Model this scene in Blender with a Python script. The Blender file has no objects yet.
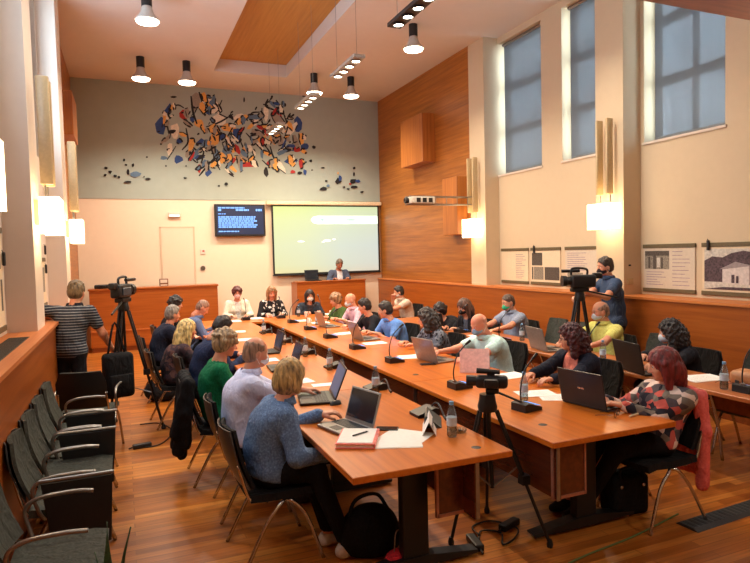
import bpy, bmesh, math, random
import numpy as np
from mathutils import Vector, Matrix

# ------------------------------------------------------------------ camera, world, exposure, large lights
SC = bpy.context.scene
COL = SC.collection
CAM_H = 1.9
RC = np.array([[0.92242968, -0.04035165, 0.38405107],
               [-0.38540177, -0.03369637, 0.92213341],
               [-0.02426848, -0.99861719, -0.04663413]])
_U, _, _V = np.linalg.svd(RC)
RC = _U @ _V
FPX = 602.33
cam_d = bpy.data.cameras.new('camera')
cam = bpy.data.objects.new('camera', cam_d)
COL.objects.link(cam)
_r, _d, _f = RC @ np.array([1, 0, 0]), RC @ np.array([0, 1, 0]), RC @ np.array([0, 0, 1])
cam.matrix_world = Matrix(((_r[0], -_d[0], -_f[0], 0), (_r[1], -_d[1], -_f[1], 0), (_r[2], -_d[2], -_f[2], CAM_H), (0, 0, 0, 1)))
cam_d.sensor_width = 36
cam_d.lens = FPX / 750 * 36
cam_d.clip_start = 0.05
SC.camera = cam
SC.view_settings.view_transform = 'Standard'
SC.view_settings.look = 'None'
SC.view_settings.gamma = 1
SC.view_settings.use_curve_mapping = False
SC.view_settings.exposure = EXPOSURE = 0.1
try:
    SC.cycles.use_denoising = True
    SC.cycles.max_bounces = 8
    SC.cycles.diffuse_bounces = 4
    SC.cycles.transparent_max_bounces = 12
    SC.cycles.caustics_reflective = False
    SC.cycles.caustics_refractive = False
    SC.cycles.sample_clamp_indirect = 6
except Exception:
    pass
world = bpy.data.worlds.new('sky')
SC.world = world
world.use_nodes = True
world.node_tree.nodes['Background'].inputs[0].default_value = (0.82, 0.90, 0.96, 1)
world.node_tree.nodes['Background'].inputs[1].default_value = 17.0

WARM = (1.0, 0.91, 0.78)


def light(name, typ, loc, energy, color=WARM, size=0.1, rot=None, spot=None, blend=0.5, size_y=None):
    d = bpy.data.lights.new(name, typ)
    d.energy = energy
    d.color = color
    if typ == 'AREA':
        d.size = size
        if size_y:
            d.shape = 'RECTANGLE'
            d.size_y = size_y
    else:
        d.shadow_soft_size = size
    if typ == 'SPOT':
        d.spot_size = math.radians(spot)
        d.spot_blend = blend
    o = bpy.data.objects.new(name, d)
    o.location = loc
    if rot:
        o.rotation_euler = rot
    COL.objects.link(o)
    return o


R90 = math.pi / 2
# daylight entering through the tall windows of the left wall (two per bay, like on the right)
for yy in (3.95, 5.15, 7.3, 8.8):
    light('daylight', 'AREA', (-0.965, yy, 4.4), 45, (0.62, 0.80, 1.0), 2.1, (0, -R90, 0), size_y=0.9)


# ------------------------------------------------------------------ helpers
def at_y(px, py, y):
    r = RC @ np.array([px - 375, py - 281.5, FPX])
    t = y / r[1]
    return (t * r[0], y, CAM_H + t * r[2])


def at_x(px, py, x):
    r = RC @ np.array([px - 375, py - 281.5, FPX])
    t = x / r[0]
    return (x, t * r[1], CAM_H + t * r[2])


MATS = {}


def new_mat(name):
    m = bpy.data.materials.new(name)
    m.use_nodes = True
    nt = m.node_tree
    return m, nt, nt.nodes['Principled BSDF']


def lin(c):
    return tuple(((v / 12.92) if v <= 0.04045 else ((v + 0.055) / 1.055) ** 2.4) for v in [x / 255 for x in c]) + (1,)


def node(nt, t, **kw):
    n = nt.nodes.new(t)
    for k, v in kw.items():
        if k.startswith('i_'):
            key = k[2:]
            key = int(key) if key.isdigit() else key.replace('_', ' ')
            n.inputs[key].default_value = v
        else:
            setattr(n, k, v)
    return n


def coords(nt, scale=(1, 1, 1), rot=(0, 0, 0), kind='Object'):
    tc = node(nt, 'ShaderNodeTexCoord')
    mp = node(nt, 'ShaderNodeMapping')
    mp.inputs['Scale'].default_value = scale
    mp.inputs['Rotation'].default_value = rot
    nt.links.new(tc.outputs[kind], mp.inputs[0])
    return mp.outputs[0]


def ramp(nt, fac, stops, interp='LINEAR'):
    r = node(nt, 'ShaderNodeValToRGB')
    r.color_ramp.interpolation = interp
    e = r.color_ramp.elements
    while len(e) < len(stops):
        e.new(0.5)
    for k, (p, c) in enumerate(stops):
        e[k].position = p
        e[k].color = lin(c) if max(c) > 1 else tuple(c) + (1,)
    nt.links.new(fac, r.inputs[0])
    return r.outputs[0]


def bump(nt, b, height, strength=0.2, dist=0.01):
    n = node(nt, 'ShaderNodeBump')
    n.inputs['Strength'].default_value = strength
    n.inputs['Distance'].default_value = dist
    nt.links.new(height, n.inputs['Height'])
    nt.links.new(n.outputs[0], b.inputs['Normal'])


def plain(name, c, rough=0.5, metal=0.0, var=0.06, scale=8, bmp=0.0, spec=0.5):
    """a base colour with slight procedural mottling"""
    key = (name, c)
    if key in MATS:
        return MATS[key]
    m, nt, b = new_mat(name)
    v = coords(nt, (scale,) * 3)
    nz = node(nt, 'ShaderNodeTexNoise')
    nz.inputs['Detail'].default_value = 3
    nt.links.new(v, nz.inputs['Vector'])
    lo = tuple(max(0, x * (1 - var)) for x in c)
    hi = tuple(min(255, x * (1 + var)) for x in c)
    nt.links.new(ramp(nt, nz.outputs['Fac'], [(0.3, lo), (0.7, hi)]), b.inputs['Base Color'])
    b.inputs['Roughness'].default_value = rough
    b.inputs['Metallic'].default_value = metal
    b.inputs['Specular IOR Level'].default_value = spec
    if bmp:
        bump(nt, b, nz.outputs['Fac'], bmp)
    MATS[key] = m
    return m


def cloth(name, c, c2=None, kind='plain', scale=20, rough=0.85):
    key = ('cloth', name, c, c2, kind, scale)
    if key in MATS:
        return MATS[key]
    m, nt, b = new_mat(name)
    c2 = c2 or tuple(int(x * 0.82) for x in c)
    b.inputs['Roughness'].default_value = rough
    b.inputs['Specular IOR Level'].default_value = 0.2
    fold = node(nt, 'ShaderNodeTexNoise')
    fold.inputs['Scale'].default_value = 9
    fold.inputs['Detail'].default_value = 2
    fold.inputs['Distortion'].default_value = 0.8
    nt.links.new(coords(nt, (1.6, 1.6, 0.8)), fold.inputs['Vector'])
    if kind == 'plain':
        nz = node(nt, 'ShaderNodeTexNoise')
        nz.inputs['Scale'].default_value = 60
        nt.links.new(coords(nt), nz.inputs['Vector'])
        colr = ramp(nt, nz.outputs['Fac'], [(0.35, c2), (0.65, c)])
    elif kind == 'stripes':
        w = node(nt, 'ShaderNodeTexWave')
        w.bands_direction = 'Z'
        w.inputs['Scale'].default_value = scale
        w.inputs['Distortion'].default_value = 0.4
        nt.links.new(coords(nt), w.inputs['Vector'])
        colr = ramp(nt, w.outputs['Fac'], [(0.0, c), (0.76, c), (0.86, c2), (0.98, c2)])
    elif kind == 'upright':
        w = node(nt, 'ShaderNodeTexWave')
        w.bands_direction = 'X'
        w.inputs['Scale'].default_value = scale
        nt.links.new(coords(nt), w.inputs['Vector'])
        colr = ramp(nt, w.outputs['Fac'], [(0.0, c), (0.5, c), (0.75, c2)])
    elif kind == 'denim':
        nz = node(nt, 'ShaderNodeTexNoise')
        nz.inputs['Scale'].default_value = scale
        nz.inputs['Detail'].default_value = 5
        nt.links.new(coords(nt), nz.inputs['Vector'])
        colr = ramp(nt, nz.outputs['Fac'], [(0.32, c2), (0.5, c), (0.70, tuple(min(255, int(x * 1.25)) for x in c))])
    else:  # print: two-colour patches with dark outlines
        vo = node(nt, 'ShaderNodeTexVoronoi')
        vo.inputs['Scale'].default_value = scale
        nt.links.new(coords(nt), vo.inputs['Vector'])
        sp = node(nt, 'ShaderNodeSeparateColor')
        nt.links.new(vo.outputs['Color'], sp.inputs[0])
        pal = {'print': [c, c2, (40, 36, 40), c], 'floral': [c, c2, (120, 110, 100), (230, 205, 190), (45, 42, 50)]}[kind]
        colr = ramp(nt, sp.outputs[0], [(i / len(pal), p) for i, p in enumerate(pal)], 'CONSTANT')
    nt.links.new(colr, b.inputs['Base Color'])
    bump(nt, b, fold.outputs['Fac'], 0.75, 0.03)
    MATS[key] = m
    return m


def wood(name, dark, mid, light_, grain='Z', rough=0.35, scale=1.0, plank=None, coat=0.0):
    key = ('wood', name)
    if key in MATS:
        return MATS[key]
    m, nt, b = new_mat(name)
    s = {'X': (0.6, 14, 14), 'Y': (14, 0.6, 14), 'Z': (14, 14, 0.6)}[grain]
    nz = node(nt, 'ShaderNodeTexNoise')
    nz.inputs['Scale'].default_value = 1.6 * scale
    nz.inputs['Detail'].default_value = 6
    nz.inputs['Roughness'].default_value = 0.62
    nt.links.new(coords(nt, s), nz.inputs['Vector'])
    colr = ramp(nt, nz.outputs['Fac'], [(0.28, dark), (0.5, mid), (0.75, light_)])
    if plank:                                   # veneer sheets: each sheet a slightly different tone
        br = node(nt, 'ShaderNodeTexBrick')
        br.inputs['Scale'].default_value = 1
        br.inputs['Brick Width'].default_value = plank[0]
        br.inputs['Row Height'].default_value = plank[1]
        br.inputs['Mortar Size'].default_value = 0.003
        br.inputs['Color1'].default_value = (0.86, 0.86, 0.86, 1)
        br.inputs['Color2'].default_value = (1.1, 1.1, 1.1, 1)
        br.inputs['Mortar'].default_value = (0.55, 0.5, 0.5, 1)
        br.offset = 0.0
        nt.links.new(coords(nt, (1, 1, 1), plank[2]), br.inputs['Vector'])
        mx = node(nt, 'ShaderNodeMix', data_type='RGBA', blend_type='MULTIPLY')
        mx.inputs[0].default_value = 1
        nt.links.new(colr, mx.inputs[6])
        nt.links.new(br.outputs['Color'], mx.inputs[7])
        colr = mx.outputs[2]
    nt.links.new(colr, b.inputs['Base Color'])
    b.inputs['Roughness'].default_value = rough
    b.inputs['Coat Weight'].default_value = coat
    b.inputs['Coat Roughness'].default_value = 0.15
    MATS[key] = m
    return m


def emit(name, c, strength):
    key = ('emit', name)
    if key in MATS:
        return MATS[key]
    m, nt, b = new_mat(name)
    b.inputs['Base Color'].default_value = lin(c)
    b.inputs['Emission Color'].default_value = lin(c)
    b.inputs['Emission Strength'].default_value = strength
    MATS[key] = m
    return m


def clear(name, tint, alpha, rough=0.05):
    """thin clear sheet: mostly see-through, with a glossy sheen"""
    key = ('clear', name)
    if key in MATS:
        return MATS[key]
    m, nt, b = new_mat(name)
    nt.nodes.remove(b)
    tr = node(nt, 'ShaderNodeBsdfTransparent')
    tr.inputs[0].default_value = lin(tint)
    gl = node(nt, 'ShaderNodeBsdfGlossy')
    gl.inputs['Roughness'].default_value = rough
    mx = node(nt, 'ShaderNodeMixShader')
    fr = node(nt, 'ShaderNodeLayerWeight')
    fr.inputs['Blend'].default_value = 0.25
    ml = node(nt, 'ShaderNodeMath', operation='MULTIPLY_ADD')
    ml.inputs[1].default_value = 0.5
    ml.inputs[2].default_value = alpha
    nt.links.new(fr.outputs['Fresnel'], ml.inputs[0])
    nt.links.new(ml.outputs[0], mx.inputs[0])
    nt.links.new(tr.outputs[0], mx.inputs[1])
    nt.links.new(gl.outputs[0], mx.inputs[2])
    nt.links.new(mx.outputs[0], nt.nodes['Material Output'].inputs[0])
    MATS[key] = m
    return m


class MB:
    """collects shapes into one mesh"""

    def __init__(s):
        s.v, s.f, s.m = [], [], []

    def add(s, vs, fs, mi=0):
        o = len(s.v)
        s.v += [tuple(p) for p in vs]
        s.f += [tuple(i + o for i in f) for f in fs]
        s.m += [mi] * len(fs)
        return s

    def box(s, a, b, mi=0):
        x0, y0, z0 = a
        x1, y1, z1 = b
        vs = [(x0, y0, z0), (x1, y0, z0), (x1, y1, z0), (x0, y1, z0), (x0, y0, z1), (x1, y0, z1), (x1, y1, z1), (x0, y1, z1)]
        return s.add(vs, [(3, 2, 1, 0), (4, 5, 6, 7), (0, 1, 5, 4), (1, 2, 6, 5), (2, 3, 7, 6), (3, 0, 4, 7)], mi)

    def rbox(s, a, b, r=0.01, seg=2, M=None, mi=0):
        bm = bmesh.new()
        bmesh.ops.create_cube(bm, size=1)
        c = [(a[i] + b[i]) / 2 for i in range(3)]
        d = [b[i] - a[i] for i in range(3)]
        for v in bm.verts:
            v.co = Vector((v.co.x * d[0] + c[0], v.co.y * d[1] + c[1], v.co.z * d[2] + c[2]))
        bmesh.ops.bevel(bm, geom=bm.edges[:], offset=min(r, min(d) * 0.49), segments=seg, profile=0.5, affect='EDGES')
        bm.verts.index_update()
        vs = [(M @ v.co if M else v.co) for v in bm.verts]
        s.add(vs, [[v.index for v in f.verts] for f in bm.faces], mi)
        bm.free()
        return s

    def mbox(s, M, d, mi=0):
        """box of size d centred on matrix M"""
        vs = [M @ Vector((x * d[0] / 2, y * d[1] / 2, z * d[2] / 2)) for z in (-1, 1) for y in (-1, 1) for x in (-1, 1)]
        return s.add(vs, [(0, 2, 3, 1), (4, 5, 7, 6), (0, 1, 5, 4), (1, 3, 7, 5), (3, 2, 6, 7), (2, 0, 4, 6)], mi)

    def tube(s, pts, r, n=8, mi=0, cap=True):
        pts = [Vector(p) for p in pts]
        rs = r if isinstance(r, (list, tuple)) else [r] * len(pts)
        rings = []
        up = None
        for i, p in enumerate(pts):
            t = (pts[min(i + 1, len(pts) - 1)] - pts[max(i - 1, 0)]).normalized()
            if up is None:
                up = Vector((0, 0, 1)) if abs(t.z) < 0.9 else Vector((1, 0, 0))
            a = t.cross(up)
            if a.length < 1e-4:
                a = t.cross(Vector((0.3, 1, 0.2)))
            a.normalize()
            b = a.cross(t).normalized()
            up = b
            rings.append([p + (a * math.cos(k * 2 * math.pi / n) + b * math.sin(k * 2 * math.pi / n)) * rs[i] for k in range(n)])
        vs = [q for ring in rings for q in ring]
        fs = [(i * n + k, i * n + (k + 1) % n, (i + 1) * n + (k + 1) % n, (i + 1) * n + k) for i in range(len(pts) - 1) for k in range(n)]
        if cap:
            fs += [tuple(range(n))[::-1], tuple((len(pts) - 1) * n + k for k in range(n))]
        return s.add(vs, fs, mi)

    def lathe(s, prof, c=(0, 0, 0), n=20, mi=0, M=None):
        vs, fs = [], []
        for (r, z) in prof:
            for k in range(n):
                a = 2 * math.pi * k / n
                p = Vector((c[0] + r * math.cos(a), c[1] + r * math.sin(a), c[2] + z))
                vs.append(M @ p if M else p)
        for i in range(len(prof) - 1):
            for k in range(n):
                fs.append((i * n + k, i * n + (k + 1) % n, (i + 1) * n + (k + 1) % n, (i + 1) * n + k))
        if prof[0][0] > 1e-4:
            fs.append(tuple(range(n))[::-1])
        if prof[-1][0] > 1e-4:
            fs.append(tuple((len(prof) - 1) * n + k for k in range(n)))
        return s.add(vs, fs, mi)

    def prism(s, poly, axis_vec, mi=0):
        """extrude a closed polygon of 3D points along a vector"""
        n = len(poly)
        a = [Vector(p) for p in poly]
        b = [p + Vector(axis_vec) for p in a]
        fs = [tuple(range(n))[::-1], tuple(range(n, 2 * n))] + [(k, (k + 1) % n, n + (k + 1) % n, n + k) for k in range(n)]
        return s.add(a + b, fs, mi)

    def sheet(s, grid, th=0.0, mi=0):
        """grid[i][j] of points -> surface, optionally thickened along its normals"""
        ni, nj = len(grid), len(grid[0])
        g = [[Vector(p) for p in row] for row in grid]

        def nrm(i, j):
            a = g[min(i + 1, ni - 1)][j] - g[max(i - 1, 0)][j]
            b = g[i][min(j + 1, nj - 1)] - g[i][max(j - 1, 0)]
            n = a.cross(b)
            return n.normalized() if n.length > 1e-9 else Vector((0, 0, 1))
        A = [p for row in g for p in row]
        fs = [(i * nj + j, (i + 1) * nj + j, (i + 1) * nj + j + 1, i * nj + j + 1) for i in range(ni - 1) for j in range(nj - 1)]
        if not th:
            return s.add(A, fs, mi)
        B = [g[i][j] - nrm(i, j) * th for i in range(ni) for j in range(nj)]
        N = ni * nj
        F = fs + [tuple(N + q for q in f[::-1]) for f in fs]
        rim = [j for j in range(nj)] + [i * nj + nj - 1 for i in range(1, ni)] + [(ni - 1) * nj + j for j in range(nj - 2, -1, -1)] + [i * nj for i in range(ni - 2, 0, -1)]
        for q in range(len(rim)):
            a, b = rim[q], rim[(q + 1) % len(rim)]
            F.append((a, b, N + b, N + a))
        return s.add(A + B, F, mi)

    def build(s, name, mats, parent=None, smooth=False, loc=None, rotz=None):
        me = bpy.data.meshes.new(name)
        me.from_pydata(s.v, [], s.f)
        for m in (mats if isinstance(mats, (list, tuple)) else [mats]):
            me.materials.append(m)
        if any(s.m):
            me.polygons.foreach_set('material_index', s.m)
        if smooth:
            me.polygons.foreach_set('use_smooth', [True] * len(me.polygons))
            if smooth != 'all':
                try:
                    me.set_sharp_from_angle(angle=math.radians(40))
                except Exception:
                    pass
        me.update()
        o = bpy.data.objects.new(name, me)
        COL.objects.link(o)
        if parent:
            o.parent = parent
        if loc:
            o.location = loc
        if rotz is not None:
            o.rotation_euler = (0, 0, rotz)
        return o


def tag(o, label, cat, group=None, kind=None):
    if label:
        o['label'] = label
    if cat:
        o['category'] = cat
    if group:
        o['group'] = group
    if kind:
        o['kind'] = kind
    return o


def thing(name, label, cat, loc=(0, 0, 0), rotz=0.0, group=None):
    o = bpy.data.objects.new(name, None)
    o.empty_display_size = 0.1
    o.location = loc
    o.rotation_euler = (0, 0, rotz)
    COL.objects.link(o)
    return tag(o, label, cat, group)


def struct(o):
    o['kind'] = 'structure'
    return o


def copy_tree(o, parent=None):
    c = o.copy()
    COL.objects.link(c)
    if parent:
        c.parent = parent
    for ch in list(o.children):
        copy_tree(ch, c)
    return c


def curve_pts(pts, n=6):
    """Catmull-Rom through points"""
    P = [Vector(p) for p in pts]
    P = [P[0] * 2 - P[1]] + P + [P[-1] * 2 - P[-2]]
    out = []
    for i in range(1, len(P) - 2):
        for k in range(n):
            t = k / n
            a, b, c, d = P[i - 1], P[i], P[i + 1], P[i + 2]
            out.append(0.5 * ((2 * b) + (c - a) * t + (2 * a - 5 * b + 4 * c - d) * t * t + (3 * b - a - 3 * c + d) * t ** 3))
    out.append(P[-2])
    return out
# ------------------------------------------------------------------ setting
XL, XR, YB, YF, ZC = -0.88, 6.10, 14.2, -2.2, 5.73
M_WALL = plain('cream_plaster', (208, 187, 155), 0.85, var=0.006, scale=2)
M_WHITE = plain('white_plaster', (216, 202, 186), 0.85, var=0.006, scale=2)
M_CEIL = plain('ceiling_paint', (218, 212, 203), 0.9, var=0.006, scale=1)
M_OLIVE = plain('olive_grey_wall_paint', (164, 174, 163), 0.85, var=0.012, scale=1)
M_PANEL = wood('cherry_veneer', (130, 73, 24), (158, 94, 32), (180, 112, 44), 'Y', 0.38, plank=(1.24, 0.62, (math.pi / 2, 0, math.pi / 2)))
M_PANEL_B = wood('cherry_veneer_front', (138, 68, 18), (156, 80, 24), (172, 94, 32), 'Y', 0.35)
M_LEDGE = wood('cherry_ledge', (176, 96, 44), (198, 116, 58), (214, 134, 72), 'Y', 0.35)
M_COFFER = wood('ceiling_veneer', (174, 124, 44), (188, 136, 52), (198, 148, 64), 'Y', 0.5)
M_DKWOOD = wood('balcony_veneer', (110, 52, 18), (132, 66, 24), (150, 80, 34), 'X', 0.4)
M_BLACK = plain('black_plastic', (22, 22, 24), 0.45, var=0.1)
M_DKMETAL = plain('dark_painted_metal', (38, 36, 36), 0.4, 0.3, var=0.1)
M_CHROME = plain('brushed_chrome', (200, 196, 190), 0.22, 1.0, var=0.04)
M_STEEL = plain('satin_steel', (150, 146, 140), 0.35, 0.9, var=0.05)
M_PAPER = plain('white_paper', (240, 236, 228), 0.8, var=0.015)


def parquet():
    m, nt, b = new_mat('oak_parquet')
    br = node(nt, 'ShaderNodeTexBrick')
    br.inputs['Scale'].default_value = 1
    br.inputs['Brick Width'].default_value = 1.1
    br.inputs['Row Height'].default_value = 0.072
    br.inputs['Mortar Size'].default_value = 0.003
    br.inputs['Color1'].default_value = (0, 0, 0, 1)
    br.inputs['Color2'].default_value = (1, 1, 1, 1)
    br.inputs['Mortar'].default_value = (0.0, 0.0, 0.0, 1)
    br.offset = 0.37
    nt.links.new(coords(nt), br.inputs['Vector'])
    colr = ramp(nt, br.outputs['Color'], [(0.0, (160, 86, 26)), (0.35, (184, 104, 36)), (0.7, (202, 120, 46)), (1.0, (220, 142, 62))])
    nz = node(nt, 'ShaderNodeTexNoise')
    nz.inputs['Scale'].default_value = 3
    nz.inputs['Detail'].default_value = 6
    nt.links.new(coords(nt, (0.8, 14, 1)), nz.inputs['Vector'])
    mx = node(nt, 'ShaderNodeMix', data_type='RGBA', blend_type='MULTIPLY')
    mx.inputs[0].default_value = 0.55
    nt.links.new(colr, mx.inputs[6])
    nt.links.new(ramp(nt, nz.outputs['Fac'], [(0.3, (150, 150, 150)), (0.65, (255, 255, 255))]), mx.inputs[7])
    nt.links.new(mx.outputs[2], b.inputs['Base Color'])
    b.inputs['Roughness'].default_value = 0.3
    b.inputs['Specular IOR Level'].default_value = 0.55
    bump(nt, b, br.outputs['Fac'], 0.08, 0.002)
    return m


struct(MB().box((-1.5, YF, -0.1), (6.7, YB + 0.3, 0.0)).build('floor', parquet()))
# ceiling around the sunken wooden coffer
cx0, cx1, cy0, cy1 = 1.87, 3.40, 4.6, 12.85
c = MB()
c.box((-1.5, YF, ZC), (cx0, YB + 0.3, ZC + 0.26))
c.box((cx1, YF, ZC), (6.7, YB + 0.3, ZC + 0.26))
c.box((cx0, YF, ZC), (cx1, cy0, ZC + 0.26))
c.box((cx0, cy1, ZC), (cx1, YB + 0.3, ZC + 0.26))
ceil = struct(c.build('ceiling', M_CEIL))
struct(MB().box((cx0 - 0.1, cy0 - 0.1, ZC + 0.262), (cx1 + 0.1, cy1 + 0.1, ZC + 0.3)).build('trim_1', M_COFFER))

# back wall: cream below, olive grey above
b = MB()
b.box((-1.3, YB, 0), (6.6, YB + 0.25, 3.21))
struct(b.build('wall_back', plain('pale_cream_plaster', (234, 214, 188), 0.85, var=0.006, scale=2)))
struct(MB().box((-1.3, YB - 0.012, 3.21), (6.6, YB + 0.25, ZC)).build('wall_back_upper', M_OLIVE))
# flush white door in the back wall
d = struct(MB().box((0.80, YB - 0.012, 0.0), (1.48, YB + 0.01, 2.57)).build('door_1', plain('door_paint', (230, 210, 184), 0.7, var=0.006)))
MB().box((0.765, YB - 0.014, 0.0), (0.795, YB, 2.60)).box((1.485, YB - 0.014, 0.0), (1.515, YB, 2.60)).box((0.765, YB - 0.014, 2.575), (1.515, YB, 2.605)).build('door_frame', plain('door_frame_paint', (214, 190, 160), 0.7, var=0.006), d)
MB().tube([(1.42, YB - 0.05, 1.03), (1.30, YB - 0.05, 1.03)], 0.01).tube([(1.42, YB, 1.03), (1.42, YB - 0.05, 1.03)], 0.01).build('handle', M_STEEL, d)

# front wall behind the camera, closing the hall
struct(MB().box((-1.5, YF - 0.2, 0), (6.7, YF, ZC)).build('wall_front', M_WALL))

# balcony whose veneered front shows at the top right
bal = MB()
bal.box((-1.0, YF, 4.03), (6.45, 4.0, 4.28))
bal.box((-1.0, 3.9, 4.28), (6.45, 4.0, 4.95))
struct(bal.build('balcony', M_DKWOOD))

# side walls -------------------------------------------------------------
SILL, HEAD = 3.27, 5.62


def side_wall(name, x_in, x_out, wins, ya, yb, mat):
    """wall slab with window openings cut as gaps: wins = [(y0, y1)]"""
    xa, xb = min(x_in, x_out), max(x_in, x_out)
    w = MB()
    w.box((xa, ya, 0), (xb, yb, SILL))
    w.box((xa, ya, HEAD), (xb, yb, ZC + 0.2))
    cur = ya
    for (a, e) in sorted(wins):
        w.box((xa, cur, SILL), (xb, a, HEAD))
        cur = e
    w.box((xa, cur, SILL), (xb, yb, HEAD))
    return struct(w.build(name, mat))


XWR = 6.40          # recessed wall plane right
XWL = -0.98         # recessed wall plane left
R_WINS = [(8.12, 9.36), (6.72, 7.62), (4.86, 6.02), (3.3, 4.3)]
L_WINS = [(8.2, 9.4), (6.85, 7.75), (4.6, 5.7), (3.6, 4.3)]
side_wall('wall_right', XWR, XWR + 0.3, R_WINS, YF, 9.4, M_WALL)
side_wall('wall_left', XWL, XWL - 0.3, L_WINS, YF, 9.6, M_WHITE)
# pier between the paired windows stands slightly proud
for k, (yy0, yy1) in enumerate(((9.352, 9.86), (6.08, 6.58), (2.6, 3.1))):
    struct(MB().box((XR, yy0, 0), (XWR + 0.3, yy1, ZC + 0.1)).build('trim_pilaster_right', M_WALL))
for k, (yy0, yy1) in enumerate(((9.5, 10.15), (6.2, 6.75), (2.98, 3.48))):
    struct(MB().box((XWL - 0.3, yy0, 0), (-0.74, yy1, ZC + 0.1)).build('trim_pilaster_left', M_WHITE))
# wood clad ends of the side walls
struct(MB().box((XR, 9.86, 0), (XWR + 0.3, YB + 0.2, ZC + 0.1)).build('wall_right_panelled', M_PANEL))
struct(MB().box((XWL - 0.3, 10.15, 0), (XL, YB + 0.2, ZC + 0.1)).build('wall_left_panelled', M_PANEL))

# acoustic boxes on the panelled walls
ab = MB().rbox((5.80, 11.2, 3.78), (6.10, 12.25, 4.78), 0.006, 1).build('acoustic_box', wood('cherry_box', (152, 86, 32), (174, 104, 42), (192, 120, 54), 'Z', 0.4))
tag(ab, 'upper orange wooden acoustic box standing out from the panelled right wall', 'wall panel')
ab = MB().rbox((5.86, 9.95, 2.22), (6.10, 10.5, 3.32), 0.006, 1).build('acoustic_box', MATS[('wood', 'cherry_box')])
tag(ab, 'lower wooden acoustic box behind the projector arm on the right wall', 'wall panel')
ab = MB().rbox((XL, 11.0, 3.95), (-0.66, 12.0, 4.66), 0.006, 1).build('acoustic_box', MATS[('wood', 'cherry_box')])
tag(ab, 'orange wooden box high on the left wall beside the mural', 'wall panel')

# wainscot with ledge, both sides
LZ = 1.27
w = MB()
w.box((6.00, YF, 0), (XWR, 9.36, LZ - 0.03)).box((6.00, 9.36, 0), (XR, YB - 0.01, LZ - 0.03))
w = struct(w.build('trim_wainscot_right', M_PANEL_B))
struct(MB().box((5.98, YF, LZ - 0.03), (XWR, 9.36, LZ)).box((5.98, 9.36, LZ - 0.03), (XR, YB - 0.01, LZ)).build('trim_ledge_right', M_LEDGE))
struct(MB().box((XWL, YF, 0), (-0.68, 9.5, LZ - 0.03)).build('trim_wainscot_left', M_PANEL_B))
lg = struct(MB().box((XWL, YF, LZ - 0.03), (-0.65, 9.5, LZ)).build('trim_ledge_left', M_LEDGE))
for (ya, yb) in ((3.9, 5.75), (0.5, 3.2)):
    g = MB()
    g.box((-0.90, ya, LZ), (-0.75, yb, LZ + 0.004))
    for k in range(int((yb - ya) / 0.03)):
        g.box((-0.895, ya + k * 0.03, LZ + 0.004), (-0.755, ya + k * 0.03 + 0.014, LZ + 0.008))
    g.build('air_grille', plain('dark_bronze_grille', (64, 58, 52), 0.5, 0.4), lg)
struct(MB().box((5.985, YF, 0), (6.0, YB - 0.01, 0.09)).build('baseboard_right', M_DKWOOD))
struct(MB().box((-0.68, YF, 0), (-0.665, 9.5, 0.09)).build('baseboard_left', M_DKWOOD))


# windows and blinds -----------------------------------------------------
def blind_mat():
    m, nt, b = new_mat('grey_screen_fabric')
    nt.nodes.remove(b)
    df = node(nt, 'ShaderNodeBsdfDiffuse')
    df.inputs[0].default_value = lin((134, 136, 136))
    tl = node(nt, 'ShaderNodeBsdfTranslucent')
    tl.inputs[0].default_value = lin((100, 104, 106))
    tr = node(nt, 'ShaderNodeBsdfTransparent')
    tr.inputs[0].default_value = lin((240, 243, 248))
    m1 = node(nt, 'ShaderNodeMixShader')
    m1.inputs[0].default_value = 0.4
    m2 = node(nt, 'ShaderNodeMixShader')
    m2.inputs[0].default_value = 0.34
    wv = node(nt, 'ShaderNodeTexNoise')
    wv.inputs['Scale'].default_value = 2
    nt.links.new(coords(nt, (1, 6, 0.3)), wv.inputs['Vector'])
    mr = node(nt, 'ShaderNodeMapRange')
    mr.inputs[3].default_value = 0.11
    mr.inputs[4].default_value = 0.155
    nt.links.new(wv.outputs['Fac'], mr.inputs[0])
    nt.links.new(mr.outputs[0], m2.inputs[0])
    nt.links.new(df.outputs[0], m1.inputs[1])
    nt.links.new(tl.outputs[0], m1.inputs[2])
    nt.links.new(m1.outputs[0], m2.inputs[1])
    nt.links.new(tr.outputs[0], m2.inputs[2])
    nt.links.new(m2.outputs[0], nt.nodes['Material Output'].inputs[0])
    return m


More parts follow.
